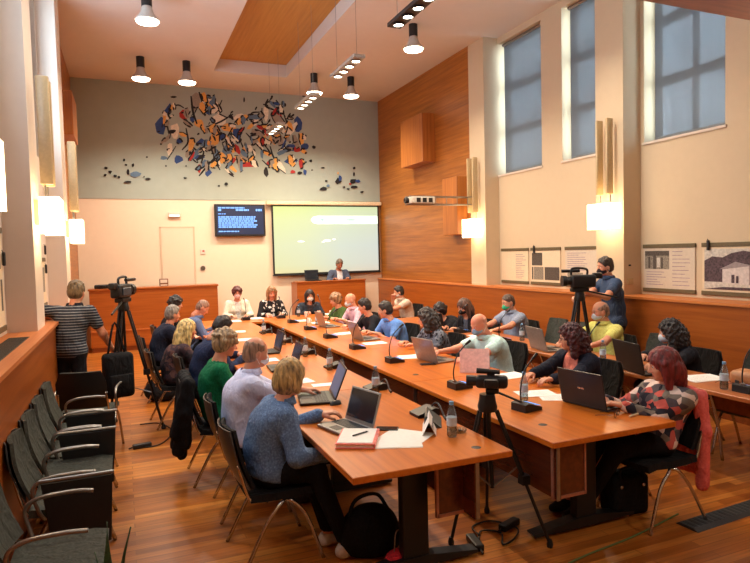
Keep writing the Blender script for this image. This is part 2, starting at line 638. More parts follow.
M_BLIND = blind_mat()
M_GLASS = clear('window_glass', (235, 243, 246), 0.04)
M_FRAME = plain('beige_window_frame', (176, 158, 138), 0.6)
wlab = ['tall grey roller blind nearest the panelled wall, right side windows', 'tall grey roller blind between the pier and the lamp pilaster in mid right wall',
        'grey roller blind in the wide window nearest the camera, right wall', 'grey roller blind right of the frame']
wn = 1
for k, (a, e) in enumerate(R_WINS[:3]):
    x = XWR + 0.24
    fr = MB()
    for yy in (a, e - 0.05):
        fr.box((x - 0.03, yy, SILL), (x + 0.04, yy + 0.05, HEAD))
    nb = 4
    for q in range(nb):
        zz = SILL + (HEAD - SILL) * q / (nb - 1)
        fr.box((x - 0.03, a, max(SILL, zz - 0.055)), (x + 0.04, e, min(HEAD, zz + 0.055)))
    if k == 2:
        fr.box((x - 0.02, (a + e) / 2 - 0.03, SILL), (x + 0.03, (a + e) / 2 + 0.03, HEAD))
    w = struct(fr.build('window_%d' % wn, M_FRAME))
    wn += 1
    MB().box((x - 0.004, a, SILL), (x + 0.004, e, HEAD)).build('glass', M_GLASS, w)
    MB().box((XWR - 0.02, a - 0.02, SILL - 0.03), (x, e + 0.02, SILL)).build('sill', M_WHITE, w)
    bl = thing('roller_blind', wlab[k], 'blind', (XWR + 0.09, (a + e) / 2, HEAD))
    hw = (e - a) / 2
    zb = SILL + 0.05 - HEAD
    gap = 0.10
    MB().box((-0.0015, -hw + 0.02, zb), (0.0015, hw - gap, -0.03)).build('fabric', M_BLIND, bl)
    MB().tube([(0, -hw + 0.02, -0.03), (0, hw - gap + 0.03, -0.03)], 0.028, 12).build('roller_tube', M_STEEL, bl)
    MB().rbox((-0.008, -hw + 0.02, zb - 0.03), (0.008, hw - gap, zb), 0.004, 1).build('bottom_bar', plain('grey_bar', (120, 122, 122), 0.5, 0.3), bl)
for k, (a, e) in enumerate(L_WINS):
    x = XWL - 0.24
    fr = MB()
    for yy in (a, e - 0.05):
        fr.box((x - 0.04, yy, SILL), (x + 0.03, yy + 0.05, HEAD))
    for q in range(4):
        zz = SILL + (HEAD - SILL) * q / 3
        fr.box((x - 0.04, a, max(SILL, zz - 0.04)), (x + 0.03, e, min(HEAD, zz + 0.04)))
    w = struct(fr.build('window_%d' % wn, M_FRAME))
    wn += 1
    MB().box((x - 0.004, a, SILL), (x + 0.004, e, HEAD)).build('glass', M_GLASS, w)
    MB().box((XWL - 0.10, a + 0.01, SILL + 0.01), (XWL - 0.097, e - 0.01, HEAD - 0.01)).build('blind', M_BLIND, w)

# platform furniture: veneered podium, lectern counter
M_POD = wood('podium_veneer', (146, 74, 22), (166, 88, 30), (184, 104, 40), 'X', 0.35)
p = thing('podium', 'long orange veneered podium counter by the back wall, left of the women', 'podium', (0.55, 13.5, 0))
MB().box((-1.22, 0, 0.10), (1.33, 0.06, 1.27)).box((1.28, 0.06, 0.1), (1.33, 0.55, 1.27)).build('front_panel', M_POD, p)
MB().rbox((-1.24, -0.02, 1.27), (1.35, 0.42, 1.31), 0.005, 1).build('top', M_POD, p)
MB().box((-1.20, 0.02, 0.0), (1.30, 0.07, 0.1)).build('plinth', M_DKWOOD, p)
st = MB().box((-1.22, -0.015, 0.42), (1.33, 0.0, 0.45)).build('rail', M_LEDGE, p)
p = thing('lectern', 'wide orange veneered lectern counter in front of the projection screen', 'lectern', (4.55, 13.5, 0))
MB().box((-0.88, 0, 0.0), (0.82, 0.05, 1.26)).box((-0.88, 0.05, 0), (-0.83, 0.5, 1.26)).box((0.77, 0.05, 0), (0.82, 0.5, 1.26)).build('front_panel', M_POD, p)
MB().rbox((-0.89, -0.02, 1.26), (0.83, 0.30, 1.29), 0.005, 1).build('top', M_POD, p)
# ------------------------------------------------------------------ implicit-surface bodies
class SDF:
    def __init__(s):
        s.p, s.cuts, s.noise = [], [], None

    def cap(s, a, b, ra, rb=None, k=0.03):
        s.p.append(('c', np.array(a, float), np.array(b, float), ra, ra if rb is None else rb, k))
        return s

    def ell(s, c, r, k=0.03, rot=None):
        s.p.append(('e', np.array(c, float), np.array(r, float), rot, k))
        return s

    def plane(s, p, n):
        s.cuts.append(('p', np.array(p, float), np.array(n, float) / np.linalg.norm(n)))
        return s

    def sub(s, a, b, r):
        s.cuts.append(('s', np.array(a, float), np.array(b, float), r))
        return s

    def sube(s, c, r):
        s.cuts.append(('se', np.array(c, float), np.array(r, float)))
        return s

    def mesh(s, h, inflate=0.0):
        lo, hi = np.full(3, 1e9), np.full(3, -1e9)
        bb = []
        for q in s.p:
            if q[0] == 'c':
                m = max(q[3], q[4]) + inflate
                l, u = np.minimum(q[1], q[2]) - m, np.maximum(q[1], q[2]) + m
            else:
                m = max(q[2]) + inflate
                l, u = q[1] - m, q[1] + m
            bb.append((l, u))
            lo, hi = np.minimum(lo, l), np.maximum(hi, u)
        lo = lo - 3 * h
        n = np.ceil((hi - lo) / h).astype(int) + 4
        ax = [lo[i] + h * np.arange(n[i]) for i in range(3)]
        F = np.full(n, 0.2, np.float32)
        for q, (l, u) in zip(s.p, bb):
            k = q[5] if q[0] == 'c' else q[4]
            i0 = np.maximum(((l - k - lo) / h).astype(int) - 1, 0)
            i1 = np.minimum(((u + k - lo) / h).astype(int) + 3, n)
            sl = tuple(slice(i0[i], i1[i]) for i in range(3))
            X = ax[0][sl[0]][:, None, None]
            Y = ax[1][sl[1]][None, :, None]
            Z = ax[2][sl[2]][None, None, :]
            d = _dist(q, X, Y, Z) - inflate
            f = F[sl]
            t = np.clip(0.5 + 0.5 * (f - d) / k, 0, 1)
            F[sl] = f + (d - f) * t - k * t * (1 - t)
        X, Y, Z = ax[0][:, None, None], ax[1][None, :, None], ax[2][None, None, :]
        if s.noise:
            for (am, fr, sz) in s.noise:
                F = F + am * np.sin(fr * X + 1.3 + 2.2 * np.sin(fr * 0.31 * Y)) * np.sin(fr * Y + 0.7 + 2.0 * np.sin(fr * 0.37 * Z)) * np.sin(fr * sz * Z + 2.1 * np.sin(fr * 0.29 * X))
        for q in s.cuts:
            if q[0] == 'p':
                F = np.maximum(F, (X - q[1][0]) * q[2][0] + (Y - q[1][1]) * q[2][1] + (Z - q[1][2]) * q[2][2])
            elif q[0] == 's':
                F = np.maximum(F, -_dist(('c', q[1], q[2], q[3], q[3], 0), X, Y, Z))
            else:
                F = np.maximum(F, -_dist(('e', q[1], q[2], None, 0), X, Y, Z))
        return nets(F, lo, h)


def _dist(q, X, Y, Z):
    if q[0] == 'c':
        a, b, ra, rb = q[1], q[2], q[3], q[4]
        d = b - a
        L = max(d @ d, 1e-9)
        t = np.clip(((X - a[0]) * d[0] + (Y - a[1]) * d[1] + (Z - a[2]) * d[2]) / L, 0, 1)
        return np.sqrt((X - a[0] - t * d[0]) ** 2 + (Y - a[1] - t * d[1]) ** 2 + (Z - a[2] - t * d[2]) ** 2) - (ra + t * (rb - ra))
    c, r, rot = q[1], q[2], q[3]
    x, y, z = X - c[0], Y - c[1], Z - c[2]
    if rot is not None:
        x, y, z = (rot[0, 0] * x + rot[1, 0] * y + rot[2, 0] * z, rot[0, 1] * x + rot[1, 1] * y + rot[2, 1] * z, rot[0, 2] * x + rot[1, 2] * y + rot[2, 2] * z)
    k0 = np.sqrt((x / r[0]) ** 2 + (y / r[1]) ** 2 + (z / r[2]) ** 2)
    k1 = np.sqrt((x / r[0] ** 2) ** 2 + (y / r[1] ** 2) ** 2 + (z / r[2] ** 2) ** 2) + 1e-9
    return k0 * (k0 - 1) / k1


def nets(F, lo, h):
    """surface nets: one vertex per mixed cell, one quad per crossing edge"""
    S = F < 0
    n = F.shape
    cs = [slice(None, -1), slice(1, None)]
    cnt = np.zeros(tuple(k - 1 for k in n), np.int8)
    for i in (0, 1):
        for j in (0, 1):
            for k in (0, 1):
                cnt += S[cs[i], cs[j], cs[k]]
    mixed = (cnt > 0) & (cnt < 8)
    idx = np.full(mixed.shape, -1, np.int64)
    cells = np.argwhere(mixed)
    idx[mixed] = np.arange(len(cells))
    acc = np.zeros((len(cells), 3))
    num = np.zeros(len(cells))
    cx, cy, cz = cells.T
    corners = [(i, j, k) for i in (0, 1) for j in (0, 1) for k in (0, 1)]
    for a in corners:
        for b in corners:
            dlt = (b[0] - a[0], b[1] - a[1], b[2] - a[2])
            if sum(dlt) != 1 or min(dlt) < 0:
                continue
            fa = F[cx + a[0], cy + a[1], cz + a[2]]
            fb = F[cx + b[0], cy + b[1], cz + b[2]]
            m = (fa < 0) != (fb < 0)
            t = np.where(m, fa / np.where(m, fa - fb, 1), 0)
            p = np.stack([a[q] + t * dlt[q] for q in range(3)], 1)
            acc += p * m[:, None]
            num += m
    V = lo + h * (cells + acc / num[:, None])
    Q = []
    for axs in range(3):
        o = [k for k in range(3) if k != axs]
        sa = [slice(None)] * 3
        sb = [slice(None)] * 3
        sa[axs], sb[axs] = slice(None, -1), slice(1, None)
        A, B = S[tuple(sa)], S[tuple(sb)]
        E = np.argwhere(A != B)
        ok = (E[:, o[0]] > 0) & (E[:, o[1]] > 0) & (E[:, o[0]] < n[o[0]] - 1) & (E[:, o[1]] < n[o[1]] - 1)
        E = E[ok]
        fl = A[tuple(E.T)]
        quad = []
        for (u, v) in ((0, 0), (1, 0), (1, 1), (0, 1)):
            c_ = E.copy()
            c_[:, o[0]] -= u
            c_[:, o[1]] -= v
            quad.append(idx[tuple(c_.T)])
        quad = np.stack(quad, 1)
        if axs == 1:
            fl = ~fl
        quad[fl] = quad[fl][:, ::-1]
        Q.append(quad)
    Q = np.concatenate(Q)
    Q = Q[(Q >= 0).all(1)]
    return V, Q[:, ::-1]


def merge(parts):
    vs, qs, ms, o = [], [], [], 0
    for (V, Q, mi) in parts:
        vs.append(V)
        qs.append(Q + o)
        ms.append(np.full(len(Q), mi) if np.isscalar(mi) else mi)
        o += len(V)
    return np.concatenate(vs), np.concatenate(qs), np.concatenate(ms)


def mesh_obj(name, V, Q, mi, mats, parent):
    me = bpy.data.meshes.new(name)
    me.vertices.add(len(V))
    me.vertices.foreach_set('co', np.asarray(V, np.float32).ravel())
    me.loops.add(len(Q) * 4)
    me.loops.foreach_set('vertex_index', np.asarray(Q, np.int32).ravel())
    me.polygons.add(len(Q))
    me.polygons.foreach_set('loop_start', np.arange(0, len(Q) * 4, 4, dtype=np.int32))
    me.polygons.foreach_set('loop_total', np.full(len(Q), 4, np.int32))
    for m in mats:
        me.materials.append(m)
    if mi is not None:
        me.polygons.foreach_set('material_index', np.asarray(mi, np.int32))
    me.polygons.foreach_set('use_smooth', np.ones(len(Q), bool))
    me.update(calc_edges=True)
    me.validate()
    o = bpy.data.objects.new(name, me)
    COL.objects.link(o)
    o.parent = parent
    return o


# --- head in its own frame: +Y forward, Z up, centre of the skull at the origin
def head_sdf(fem=False, fat=1.0):
    s = SDF()
    j = 0.93 if fem else 1.0
    s.ell((0, -0.012, 0.028), (0.077, 0.097, 0.092), 0.03)
    s.ell((0, 0.018, -0.03), (0.066 * fat, 0.072, 0.075), 0.03)
    s.ell((0, 0.032, -0.070), (0.050 * j * fat, 0.050, 0.042), 0.025)      # jaw
    s.ell((0, 0.070, -0.096), (0.020, 0.014, 0.014), 0.02)               # chin
    for sx in (-1, 1):
        s.ell((sx * 0.042, 0.050, -0.030), (0.022, 0.025, 0.022), 0.02)      # cheekbone
        s.cap((sx * 0.014, 0.080, 0.022), (sx * 0.050, 0.062, 0.020), 0.009, 0.008, 0.012)   # brow
        s.ell((sx * 0.078, -0.014, -0.012), (0.010, 0.020, 0.032), 0.006)   # ear
        s.ell((sx * 0.0145, 0.090, -0.036), (0.009, 0.009, 0.008), 0.008)    # nostril wing
    s.cap((0, 0.083, 0.010), (0, 0.107, -0.032), 0.008, 0.0115, 0.012)      # nose
    s.cap((-0.018, 0.081, -0.061), (0.018, 0.081, -0.061), 0.006, 0.006, 0.008)
    s.cap((-0.015, 0.080, -0.072), (0.015, 0.080, -0.072), 0.007, 0.007, 0.008)
    s.cap((0, -0.018, -0.06), (0, -0.040, -0.175), 0.052 * j, 0.057 * j, 0.03)
    for sx in (-1, 1):
        s.sube((sx * 0.031, 0.098, 0.002), (0.019, 0.020, 0.011))
    return s


_HEADS = {}


def head_mesh(fem, fat, h):
    key = (fem, fat, h)
    if key not in _HEADS:
        V, Q = head_sdf(fem, fat).mesh(h)
        c = V[Q].mean(1)
        mi = np.zeros(len(Q), int)
        mi[(np.abs(c[:, 0]) < 0.024) & (c[:, 1] > 0.070) & (np.abs(c[:, 2] + 0.067) < 0.010)] = 2     # lips
        parts = [(V, Q, mi)]
        for sx in (-1, 1):
            e = SDF().ell((sx * 0.031, 0.071, 0.001), (0.0135, 0.0135, 0.0115), 0.005)
            eV, eQ = e.mesh(0.004)
            ec = eV[eQ].mean(1)
            em = np.where((ec[:, 1] > 0.080), 1, 3)
            parts.append((eV, eQ, em))
            b = SDF().cap((sx * 0.014, 0.091, 0.027), (sx * 0.048, 0.072, 0.026), 0.0045, 0.0035, 0.004)
            bV, bQ = b.mesh(0.004)
            parts.append((bV, bQ, 4))
        _HEADS[key] = merge(parts)
    return _HEADS[key]


# --- right hand: wrist at origin, fingers +Y, palm facing -Z, thumb on -X side
_HANDS = {}


def hand_mesh(curl, h=0.005):
    key = (curl, h)
    if key in _HANDS:
        return _HANDS[key]
    s = SDF()
    s.cap((0, -0.045, 0), (0, 0.015, 0), 0.024, 0.022, 0.015)
    xs = [-0.028, -0.009, 0.010, 0.027]
    ln = [0.068, 0.077, 0.071, 0.055]
    for x, L in zip(xs, ln):
        s.cap((x * 0.55, 0.010, 0), (x, 0.085, 0.002), 0.0155, 0.0120, 0.010)
        p = np.array([x, 0.088, 0.002])
        a = 0.12 + curl * 0.55
        for q, fr in enumerate((0.45, 0.31, 0.24)):
            d = np.array([x * 0.9, math.cos(a), -math.sin(a)])
            d /= np.linalg.norm(d)
            e = p + d * L * fr
            s.cap(p, e, 0.0092 - q * 0.0008, 0.0086 - q * 0.0009, 0.003)
            p = e
            a += curl * 0.75
    s.cap((-0.016, 0.018, -0.004), (-0.042, 0.052, -0.014), 0.016, 0.0125, 0.012)
    s.cap((-0.042, 0.052, -0.014), (-0.052, 0.078, -0.022 - curl * 0.01), 0.0115, 0.0105, 0.004)
    s.cap((-0.052, 0.078, -0.022 - curl * 0.01), (-0.051, 0.100, -0.030 - curl * 0.012), 0.0102, 0.0088, 0.003)
    _HANDS[key] = s.mesh(h)
    return _HANDS[key]


def nrm(v):
    v = np.array(v, float)
    return v / max(np.linalg.norm(v), 1e-9)


def rotm(yaw, pitch, roll=0):
    cy, sy, cp, sp, cr, sr = math.cos(yaw), math.sin(yaw), math.cos(pitch), math.sin(pitch), math.cos(roll), math.sin(roll)
    Rz = np.array([[cy, -sy, 0], [sy, cy, 0], [0, 0, 1]])
    Rx = np.array([[1, 0, 0], [0, cp, -sp], [0, sp, cp]])
    Ry = np.array([[cr, 0, sr], [0, 1, 0], [-sr, 0, cr]])
    return Rz @ Rx @ Ry


def skin_mat(c):
    key = ('skin', c)
    if key in MATS:
        return MATS[key]
    m, nt, b = new_mat('skin')
    nz = node(nt, 'ShaderNodeTexNoise')
    nz.inputs['Scale'].default_value = 14
    nt.links.new(coords(nt), nz.inputs['Vector'])
    nt.links.new(ramp(nt, nz.outputs['Fac'], [(0.35, c), (0.7, (min(255, c[0] + 10), int(c[1] * 0.93), int(c[2] * 0.92)))]), b.inputs['Base Color'])
    b.inputs['Roughness'].default_value = 0.5
    b.inputs['Subsurface Weight'].default_value = 0.08
    b.inputs['Subsurface Radius'].default_value = (0.01, 0.004, 0.002)
    MATS[key] = m
    return m


def hair_mat(c):
    key = ('hair', c)
    if key in MATS:
        return MATS[key]
    m, nt, b = new_mat('hair')
    nz = node(nt, 'ShaderNodeTexNoise')
    nz.inputs['Scale'].default_value = 5
    nz.inputs['Detail'].default_value = 6
    nt.links.new(coords(nt, (9, 9, 2)), nz.inputs['Vector'])
    lo = tuple(int(x * 0.55) for x in c)
    hi = tuple(min(255, int(x * 1.25)) for x in c)
    nt.links.new(ramp(nt, nz.outputs['Fac'], [(0.3, lo), (0.5, c), (0.72, hi)]), b.inputs['Base Color'])
    b.inputs['Roughness'].default_value = 0.5
    bump(nt, b, nz.outputs['Fac'], 0.6, 0.02)
    MATS[key] = m
    return m


SKIN = (206, 150, 118)
SKIN2 = (190, 130, 98)
M_EYE = plain('dark_iris', (36, 26, 22), 0.2)
M_EYEW = plain('eye_white', (226, 220, 212), 0.3)
M_LIP = plain('lip', (168, 92, 82), 0.5)


def hair_sdf(style, rnd, fem):
    s = SDF()
    hl = lambda z=0: s
    if style in ('short', 'fringe', 'crop'):
        t = {'short': 0.012, 'fringe': 0.0035, 'crop': 0.004}[style]
        s.ell((0, -0.012, 0.030), (0.077 + t, 0.097 + t, 0.092 + t), 0.02)
        s.ell((0, -0.035, -0.02), (0.071 + t, 0.072 + t, 0.075), 0.02)
        s.noise = [(0.003, 110, 0.5), (0.002, 200, 0.5)]
        if style == 'short':
            for _ in range(40):
                a, e = rnd.uniform(0, 2 * math.pi), rnd.uniform(0.5, 1.5)
                d = np.array([math.cos(a) * math.cos(e), math.sin(a) * math.cos(e), math.sin(e)])
                s.ell(np.array([0, -0.012, 0.03]) + d * np.array([0.080, 0.100, 0.096]), (0.016, 0.020, 0.013), 0.012)
        s.plane((0, 0.070, 0.062), (0, 0.84, -0.55))             # hairline, brow to nape
        s.sube((0, 0.085, -0.02), (0.10, 0.085, 0.080))
        for sx in (-1, 1):
            s.sube((sx * 0.085, 0.004, -0.02), (0.018, 0.030, 0.036))
        s.plane((0, 0, -0.085), (0, 0, -1))
        if style == 'fringe':
            s.sube((0, 0.030, 0.115), (0.076, 0.125, 0.105))
    else:
        t = 0.015
        s.noise = [(0.004, 90, 0.25), (0.003, 170, 0.2)]
        s.ell((0, -0.014, 0.034), (0.079 + t, 0.099 + t, 0.092 + t), 0.03)
        if style == 'bob':
            s.ell((0, -0.040, -0.035), (0.098, 0.085, 0.090), 0.03)
            for sx in (-1, 1):
                s.cap((sx * 0.085, 0.008, 0.02), (sx * 0.078, 0.018, -0.085), 0.018, 0.015, 0.03)
        elif style == 'short_full':
            s.ell((0, -0.040, -0.020), (0.090, 0.080, 0.080), 0.03)
            for _ in range(46):
                a, e = rnd.uniform(0, 2 * math.pi), rnd.uniform(-0.2, 1.5)
                d = np.array([math.cos(a) * math.cos(e), math.sin(a) * math.cos(e), math.sin(e)])
                s.ell(np.array([0, -0.016, 0.028]) + d * np.array([0.093, 0.113, 0.105]), (0.020, 0.024, 0.018), 0.015)
        elif style == 'long':
            s.ell((0, -0.050, -0.05), (0.098, 0.080, 0.12), 0.04)
            s.cap((0, -0.075, -0.08), (0, -0.105, -0.30), 0.085, 0.070, 0.05)
            for sx in (-1, 1):
                s.cap((sx * 0.085, 0.000, 0.02), (sx * 0.085, -0.01, -0.20), 0.026, 0.030, 0.04)
                s.cap((sx * 0.05, -0.09, -0.15), (sx * 0.07, -0.11, -0.33), 0.045, 0.030, 0.04)
        elif style == 'mid':
            s.ell((0, -0.050, -0.045), (0.100, 0.082, 0.11), 0.04)
            s.cap((0, -0.07, -0.08), (0, -0.080, -0.15), 0.080, 0.060, 0.05)
            for sx in (-1, 1):
                s.cap((sx * 0.086, 0.004, 0.02), (sx * 0.082, 0.010, -0.155), 0.026, 0.026, 0.04)
        elif style == 'curly':
            s.ell((0, -0.045, -0.04), (0.105, 0.095, 0.115), 0.04)
            for sx in (-1, 1):
                s.cap((sx * 0.09, 0.0, 0.02), (sx * 0.10, 0.005, -0.16), 0.032, 0.036, 0.04)
            s.cap((0, -0.08, -0.05), (0, -0.095, -0.17), 0.085, 0.075, 0.05)
            s.noise = [(0.016, 75, 0.8), (0.010, 160, 0.7)]
            for _ in range(0):
                a, e = rnd.uniform(0, 2 * math.pi), rnd.uniform(-1.2, 1.5)
                d = np.array([math.cos(a) * math.cos(e), math.sin(a) * math.cos(e), math.sin(e)])
                p = np.array([0, -0.03, -0.02]) + d * np.array([0.115, 0.115, 0.150])
                if p[1] > 0.045 and p[2] < 0.06 and abs(p[0]) < 0.07:
                    continue
                s.ell(p * rnd.uniform(0.92, 1.08), (0.017, 0.017, 0.017), 0.005)
        s.sube((0, 0.105, -0.045), (0.064, 0.085, 0.105))
        s.sube((0, 0.060, -0.150), (0.058, 0.055, 0.100))
    return s


def ik(S, W, l1, l2, pole):
    d = W - S
    L = np.linalg.norm(d)
    mx = (l1 + l2) * 0.985
    if L > mx:
        W = S + d / L * mx
        d, L = W - S, mx
    L = max(L, 0.12)
    a = (l1 * l1 - l2 * l2 + L * L) / (2 * L)
    hgt = math.sqrt(max(l1 * l1 - a * a, 0.0))
    u = nrm(d)
    pv = np.array(pole, float)
    pv = nrm(pv - u * (pv @ u))
    return S + u * a + pv * hgt, W


RND = random.Random(7)
SEATS = []


def person(label, head, face, group=None, yaw=0, pitch=-12, roll=0, hands=None, hair=('short', (60, 45, 35)), top=None, trousers=(30, 30, 36),
           shoes=(30, 28, 28), mask=None, stand=False, fem=False, build=1.0, h=0.014, skin=SKIN, bend=None, curl=(0.6, 0.6), seat=0.44,
           legs=None, knees=None, shift=0.0, poles=None, hand_up=(False, False), beard=None, glasses=False, torso=None, reach=0.12):
    """head: world position of the centre of the skull; face: heading in degrees, 0 = +X.  Hips follow from the head.
    top: dict(kind 'shirt'|'blazer'|'tee', mat, sleeve 'long'|'short', inner)"""
    T = torso or ((0.46 if fem else 0.49) if stand else (0.405 if fem else 0.435))
    rz = math.radians(face) - R90
    pz = (0.95 if not fem else 0.90) if stand else seat + 0.11
    pitch = math.radians(pitch)
    nb = np.array([0, -0.045 + 0.08 * pitch, -0.165])
    Nz = head[2] + nb[2]
    dz = Nz - pz
    if bend is not None:
        Ty = T * math.sin(math.radians(bend))
    else:
        Ty = min(math.sqrt(max(T * T - dz * dz, 0.03 ** 2)) if dz < T else 0.03, reach)
    # local head y relative to pelvis
    hy = Ty - nb[1]
    fw2 = np.array([math.cos(math.radians(face)), math.sin(math.radians(face))])
    rt2 = np.array([fw2[1], -fw2[0]])
    org = np.array(head[:2]) - fw2 * hy - rt2 * shift
    root = thing('person', label, 'person', (org[0], org[1], 0), rz, group)

    def loc(p):
        d = np.array(p[:2]) - org
        return np.array([d @ rt2, d @ fw2, p[2]])

    Hc = np.array([shift, hy, head[2]])
    N = Hc + nb
    P = np.array([0, 0, pz])
    u = nrm(N - P)
    fwd = nrm(np.array([0, 1, 0]) - u * u[1])
    L = np.linalg.norm(N - P)
    back = -fwd * (0.035 if not stand else 0.01) * (1 + 0.8 * (Ty / T))     # rounded spine
    w = (0.165 if fem else 0.185) * (0.9 + 0.1 * build)
    ch = P + u * L * 0.66 + back
    ab = P + u * L * 0.32 + back * 0.9
    Sh = [N - u * 0.045 + np.array([sx * w, 0.0, 0]) + back * 0.2 for sx in (-1, 1)]
    arm = []
    l1, l2 = (0.255, 0.225) if fem else (0.28, 0.24)
    for k, sx in enumerate((-1, 1)):
        if hands and hands[k] is not None:
            W = loc(hands[k])
        elif stand:
            W = Sh[k] + np.array([sx * 0.06, 0.08, -0.50])
        else:
            W = np.array([sx * 0.15, Ty + 0.28, 0.785])
        pole = poles[k] if poles and poles[k] is not None else (sx * 0.7, -0.5, -1.0)
        Eb, W = ik(Sh[k], W, l1, l2, pole)
        arm.append((Sh[k], Eb, W))
    leg = []
    for k, sx in enumerate((-1, 1)):
        hip = P + np.array([sx * 0.085, 0.0, -0.01])
        if stand:
            kn, an = np.array([sx * 0.095, 0.03, 0.50]), np.array([sx * 0.10, -0.01, 0.085])
        elif legs and legs[k] is not None:
            kn, an = loc(legs[k][0]), loc(legs[k][1])
        else:
            kn, an = np.array([sx * 0.12, 0.42, seat + 0.085]), np.array([sx * 0.12, 0.40, 0.085])
        leg.append((hip, kn, an))
    bd = build * 0.92

    def torso_sdf(s, d=0.0):
        k = 0.06
        s.cap(P + (-0.075, 0, 0.0), P + (0.075, 0, 0.0), 0.112 * bd + d, None, k)
        s.cap(P + (0, 0.0, 0.03), ab + fwd * 0.02 * (bd - 1) * 4, 0.115 * bd + d, 0.122 * bd ** 1.4 + d, k)
        s.cap(ab + (-0.045, 0, 0), ab + (0.045, 0, 0), 0.105 * bd + d, None, k)
        s.cap(ch + (-0.072, 0, 0), ch + (0.072, 0, 0), (0.108 if not fem else 0.100) * bd + d, None, k)
        s.cap(ab, ch, 0.115 * bd + d, 0.118 * bd + d, k)
        s.cap(Sh[0] * 0.86 + N * 0.14 + u * -0.02, Sh[1] * 0.86 + N * 0.14 + u * -0.02, 0.060 + d, None, 0.06)
        s.cap(ch, N - u * 0.02, 0.09 * bd + d, 0.060 + d, 0.05)
        if fem:
            for sx in (-1, 1):
                s.ell(ch + fwd * 0.085 + np.array([sx * 0.065, 0, 0]) + u * -0.0, (0.062 + d, 0.062 + d, 0.062 + d), 0.04)

    def arm_sdf(s, d=0.0, upto=1.0):
        for (S_, E_, W_) in arm:
            b_ = 0.93 if fem else 1.0
            s.cap(S_, S_ * 0.45 + E_ * 0.55 if upto < 0.5 else E_, 0.052 * b_ + d, (0.047 if upto < 0.5 else 0.041) * b_ + d, 0.035)
            if upto > 0.5:
                e2 = E_ + (W_ - E_) * upto
                s.cap(E_, e2, 0.041 * b_ + d, (0.041 - 0.015 * upto) * b_ + d, 0.025)

    def leg_sdf(s, d=0.0):
        for (hp, kn, an) in leg:
            s.cap(hp, kn, 0.082 * min(bd, 1.15) + d, 0.055 + d, 0.04)
            s.cap(kn, an, 0.053 + d, 0.036 + d, 0.03)

    # ---- body (one surface, head and hands refined)
    s = SDF()
    torso_sdf(s)
    arm_sdf(s)
    leg_sdf(s)
    for (hp, kn, an) in leg:
        s.cap(an + (0, -0.02, -0.03), an + (0, 0.12, -0.045), 0.034, 0.028, 0.02)
    s.cap(N, Hc + (0, -0.02, -0.06), 0.052, 0.048, 0.04)
    bV, bQ = s.mesh(max(h, 0.012))
    parts = [(bV, bQ, 0)]
    Rh = rotm(math.radians(yaw), pitch, math.radians(roll)) * 0.95
    hV, hQ, hm = head_mesh(fem, round(0.9 + 0.1 * bd + (bd - 1) * 0.4, 2), 0.0055 if h < 0.013 else 0.007)
    parts.append((hV @ Rh.T + Hc, hQ, hm))
    for k, (S_, E_, W_) in enumerate(arm):
        V, Q = hand_mesh(curl[k], 0.005 if h < 0.013 else 0.0065)
        V = V.copy()
        d = nrm(W_ - E_)
        if not stand and not hand_up[k]:
            d = nrm(d * 0.5 + nrm(np.array([d[0], d[1], min(d[2], -0.05) * 0.4])) * 0.7)
        z = np.array([0, 0, 1.0]) if abs(d[2]) < 0.85 else np.array([0.0, 1.0, 0.0])
        if hand_up[k] == 'side':
            z = np.array([1.0 if k else -1.0, 0, 0])
        zz = nrm(z - d * (z @ d))
        xx = np.cross(d, zz)
        if k == 0:
            V[:, 0] *= -1
            Q = Q[:, ::-1]
        B = np.stack([xx, d, zz], 1)
        parts.append((V @ B.T + W_, Q, 0))
    V, Q, mi = merge(parts)
    sm = skin_mat(skin)
    mesh_obj('body', V, Q, mi, [sm, M_EYE, M_LIP, M_EYEW, hair_mat(hair[1])], root)

    # ---- hair
    if hair[0] != 'none':
        V, Q = hair_sdf(hair[0], RND, fem).mesh(0.007 if h < 0.013 else 0.009)
        mesh_obj('hair', V @ Rh.T + Hc, Q, None, [hair_mat(hair[1])], root)
    if beard:
        bs = SDF().ell((0, 0.034, -0.072), (0.056, 0.057, 0.044), 0.02)
        bs.sube((0, 0.09, -0.066), (0.024, 0.03, 0.012))
        bs.plane((0, 0, -0.045), (0, 0.3, 1))
        V, Q = bs.mesh(0.007)
        mesh_obj('beard', V @ Rh.T + Hc, Q, None, [hair_mat(beard)], root)
    if glasses:
        g = MB()
        for sx in (-1, 1):
            ring = [Vector((sx * 0.032 + 0.021 * math.cos(a), 0.097 - abs(0.021 * math.cos(a)) * 0.1, 0.001 + 0.015 * math.sin(a))) for a in np.linspace(0, 2 * math.pi, 13)]
            g.tube(ring, 0.0018, 6)
            g.tube([(sx * 0.053, 0.094, 0.004), (sx * 0.080, 0.06, 0.006), (sx * 0.083, -0.01, 0.002)], 0.0018, 6)
        g.tube([(-0.011, 0.098, 0.003), (0.011, 0.098, 0.003)], 0.0018, 6)
        g.v = [tuple(Rh @ np.array(p) + Hc) for p in g.v]
        g.build('glasses', M_BLACK, root)
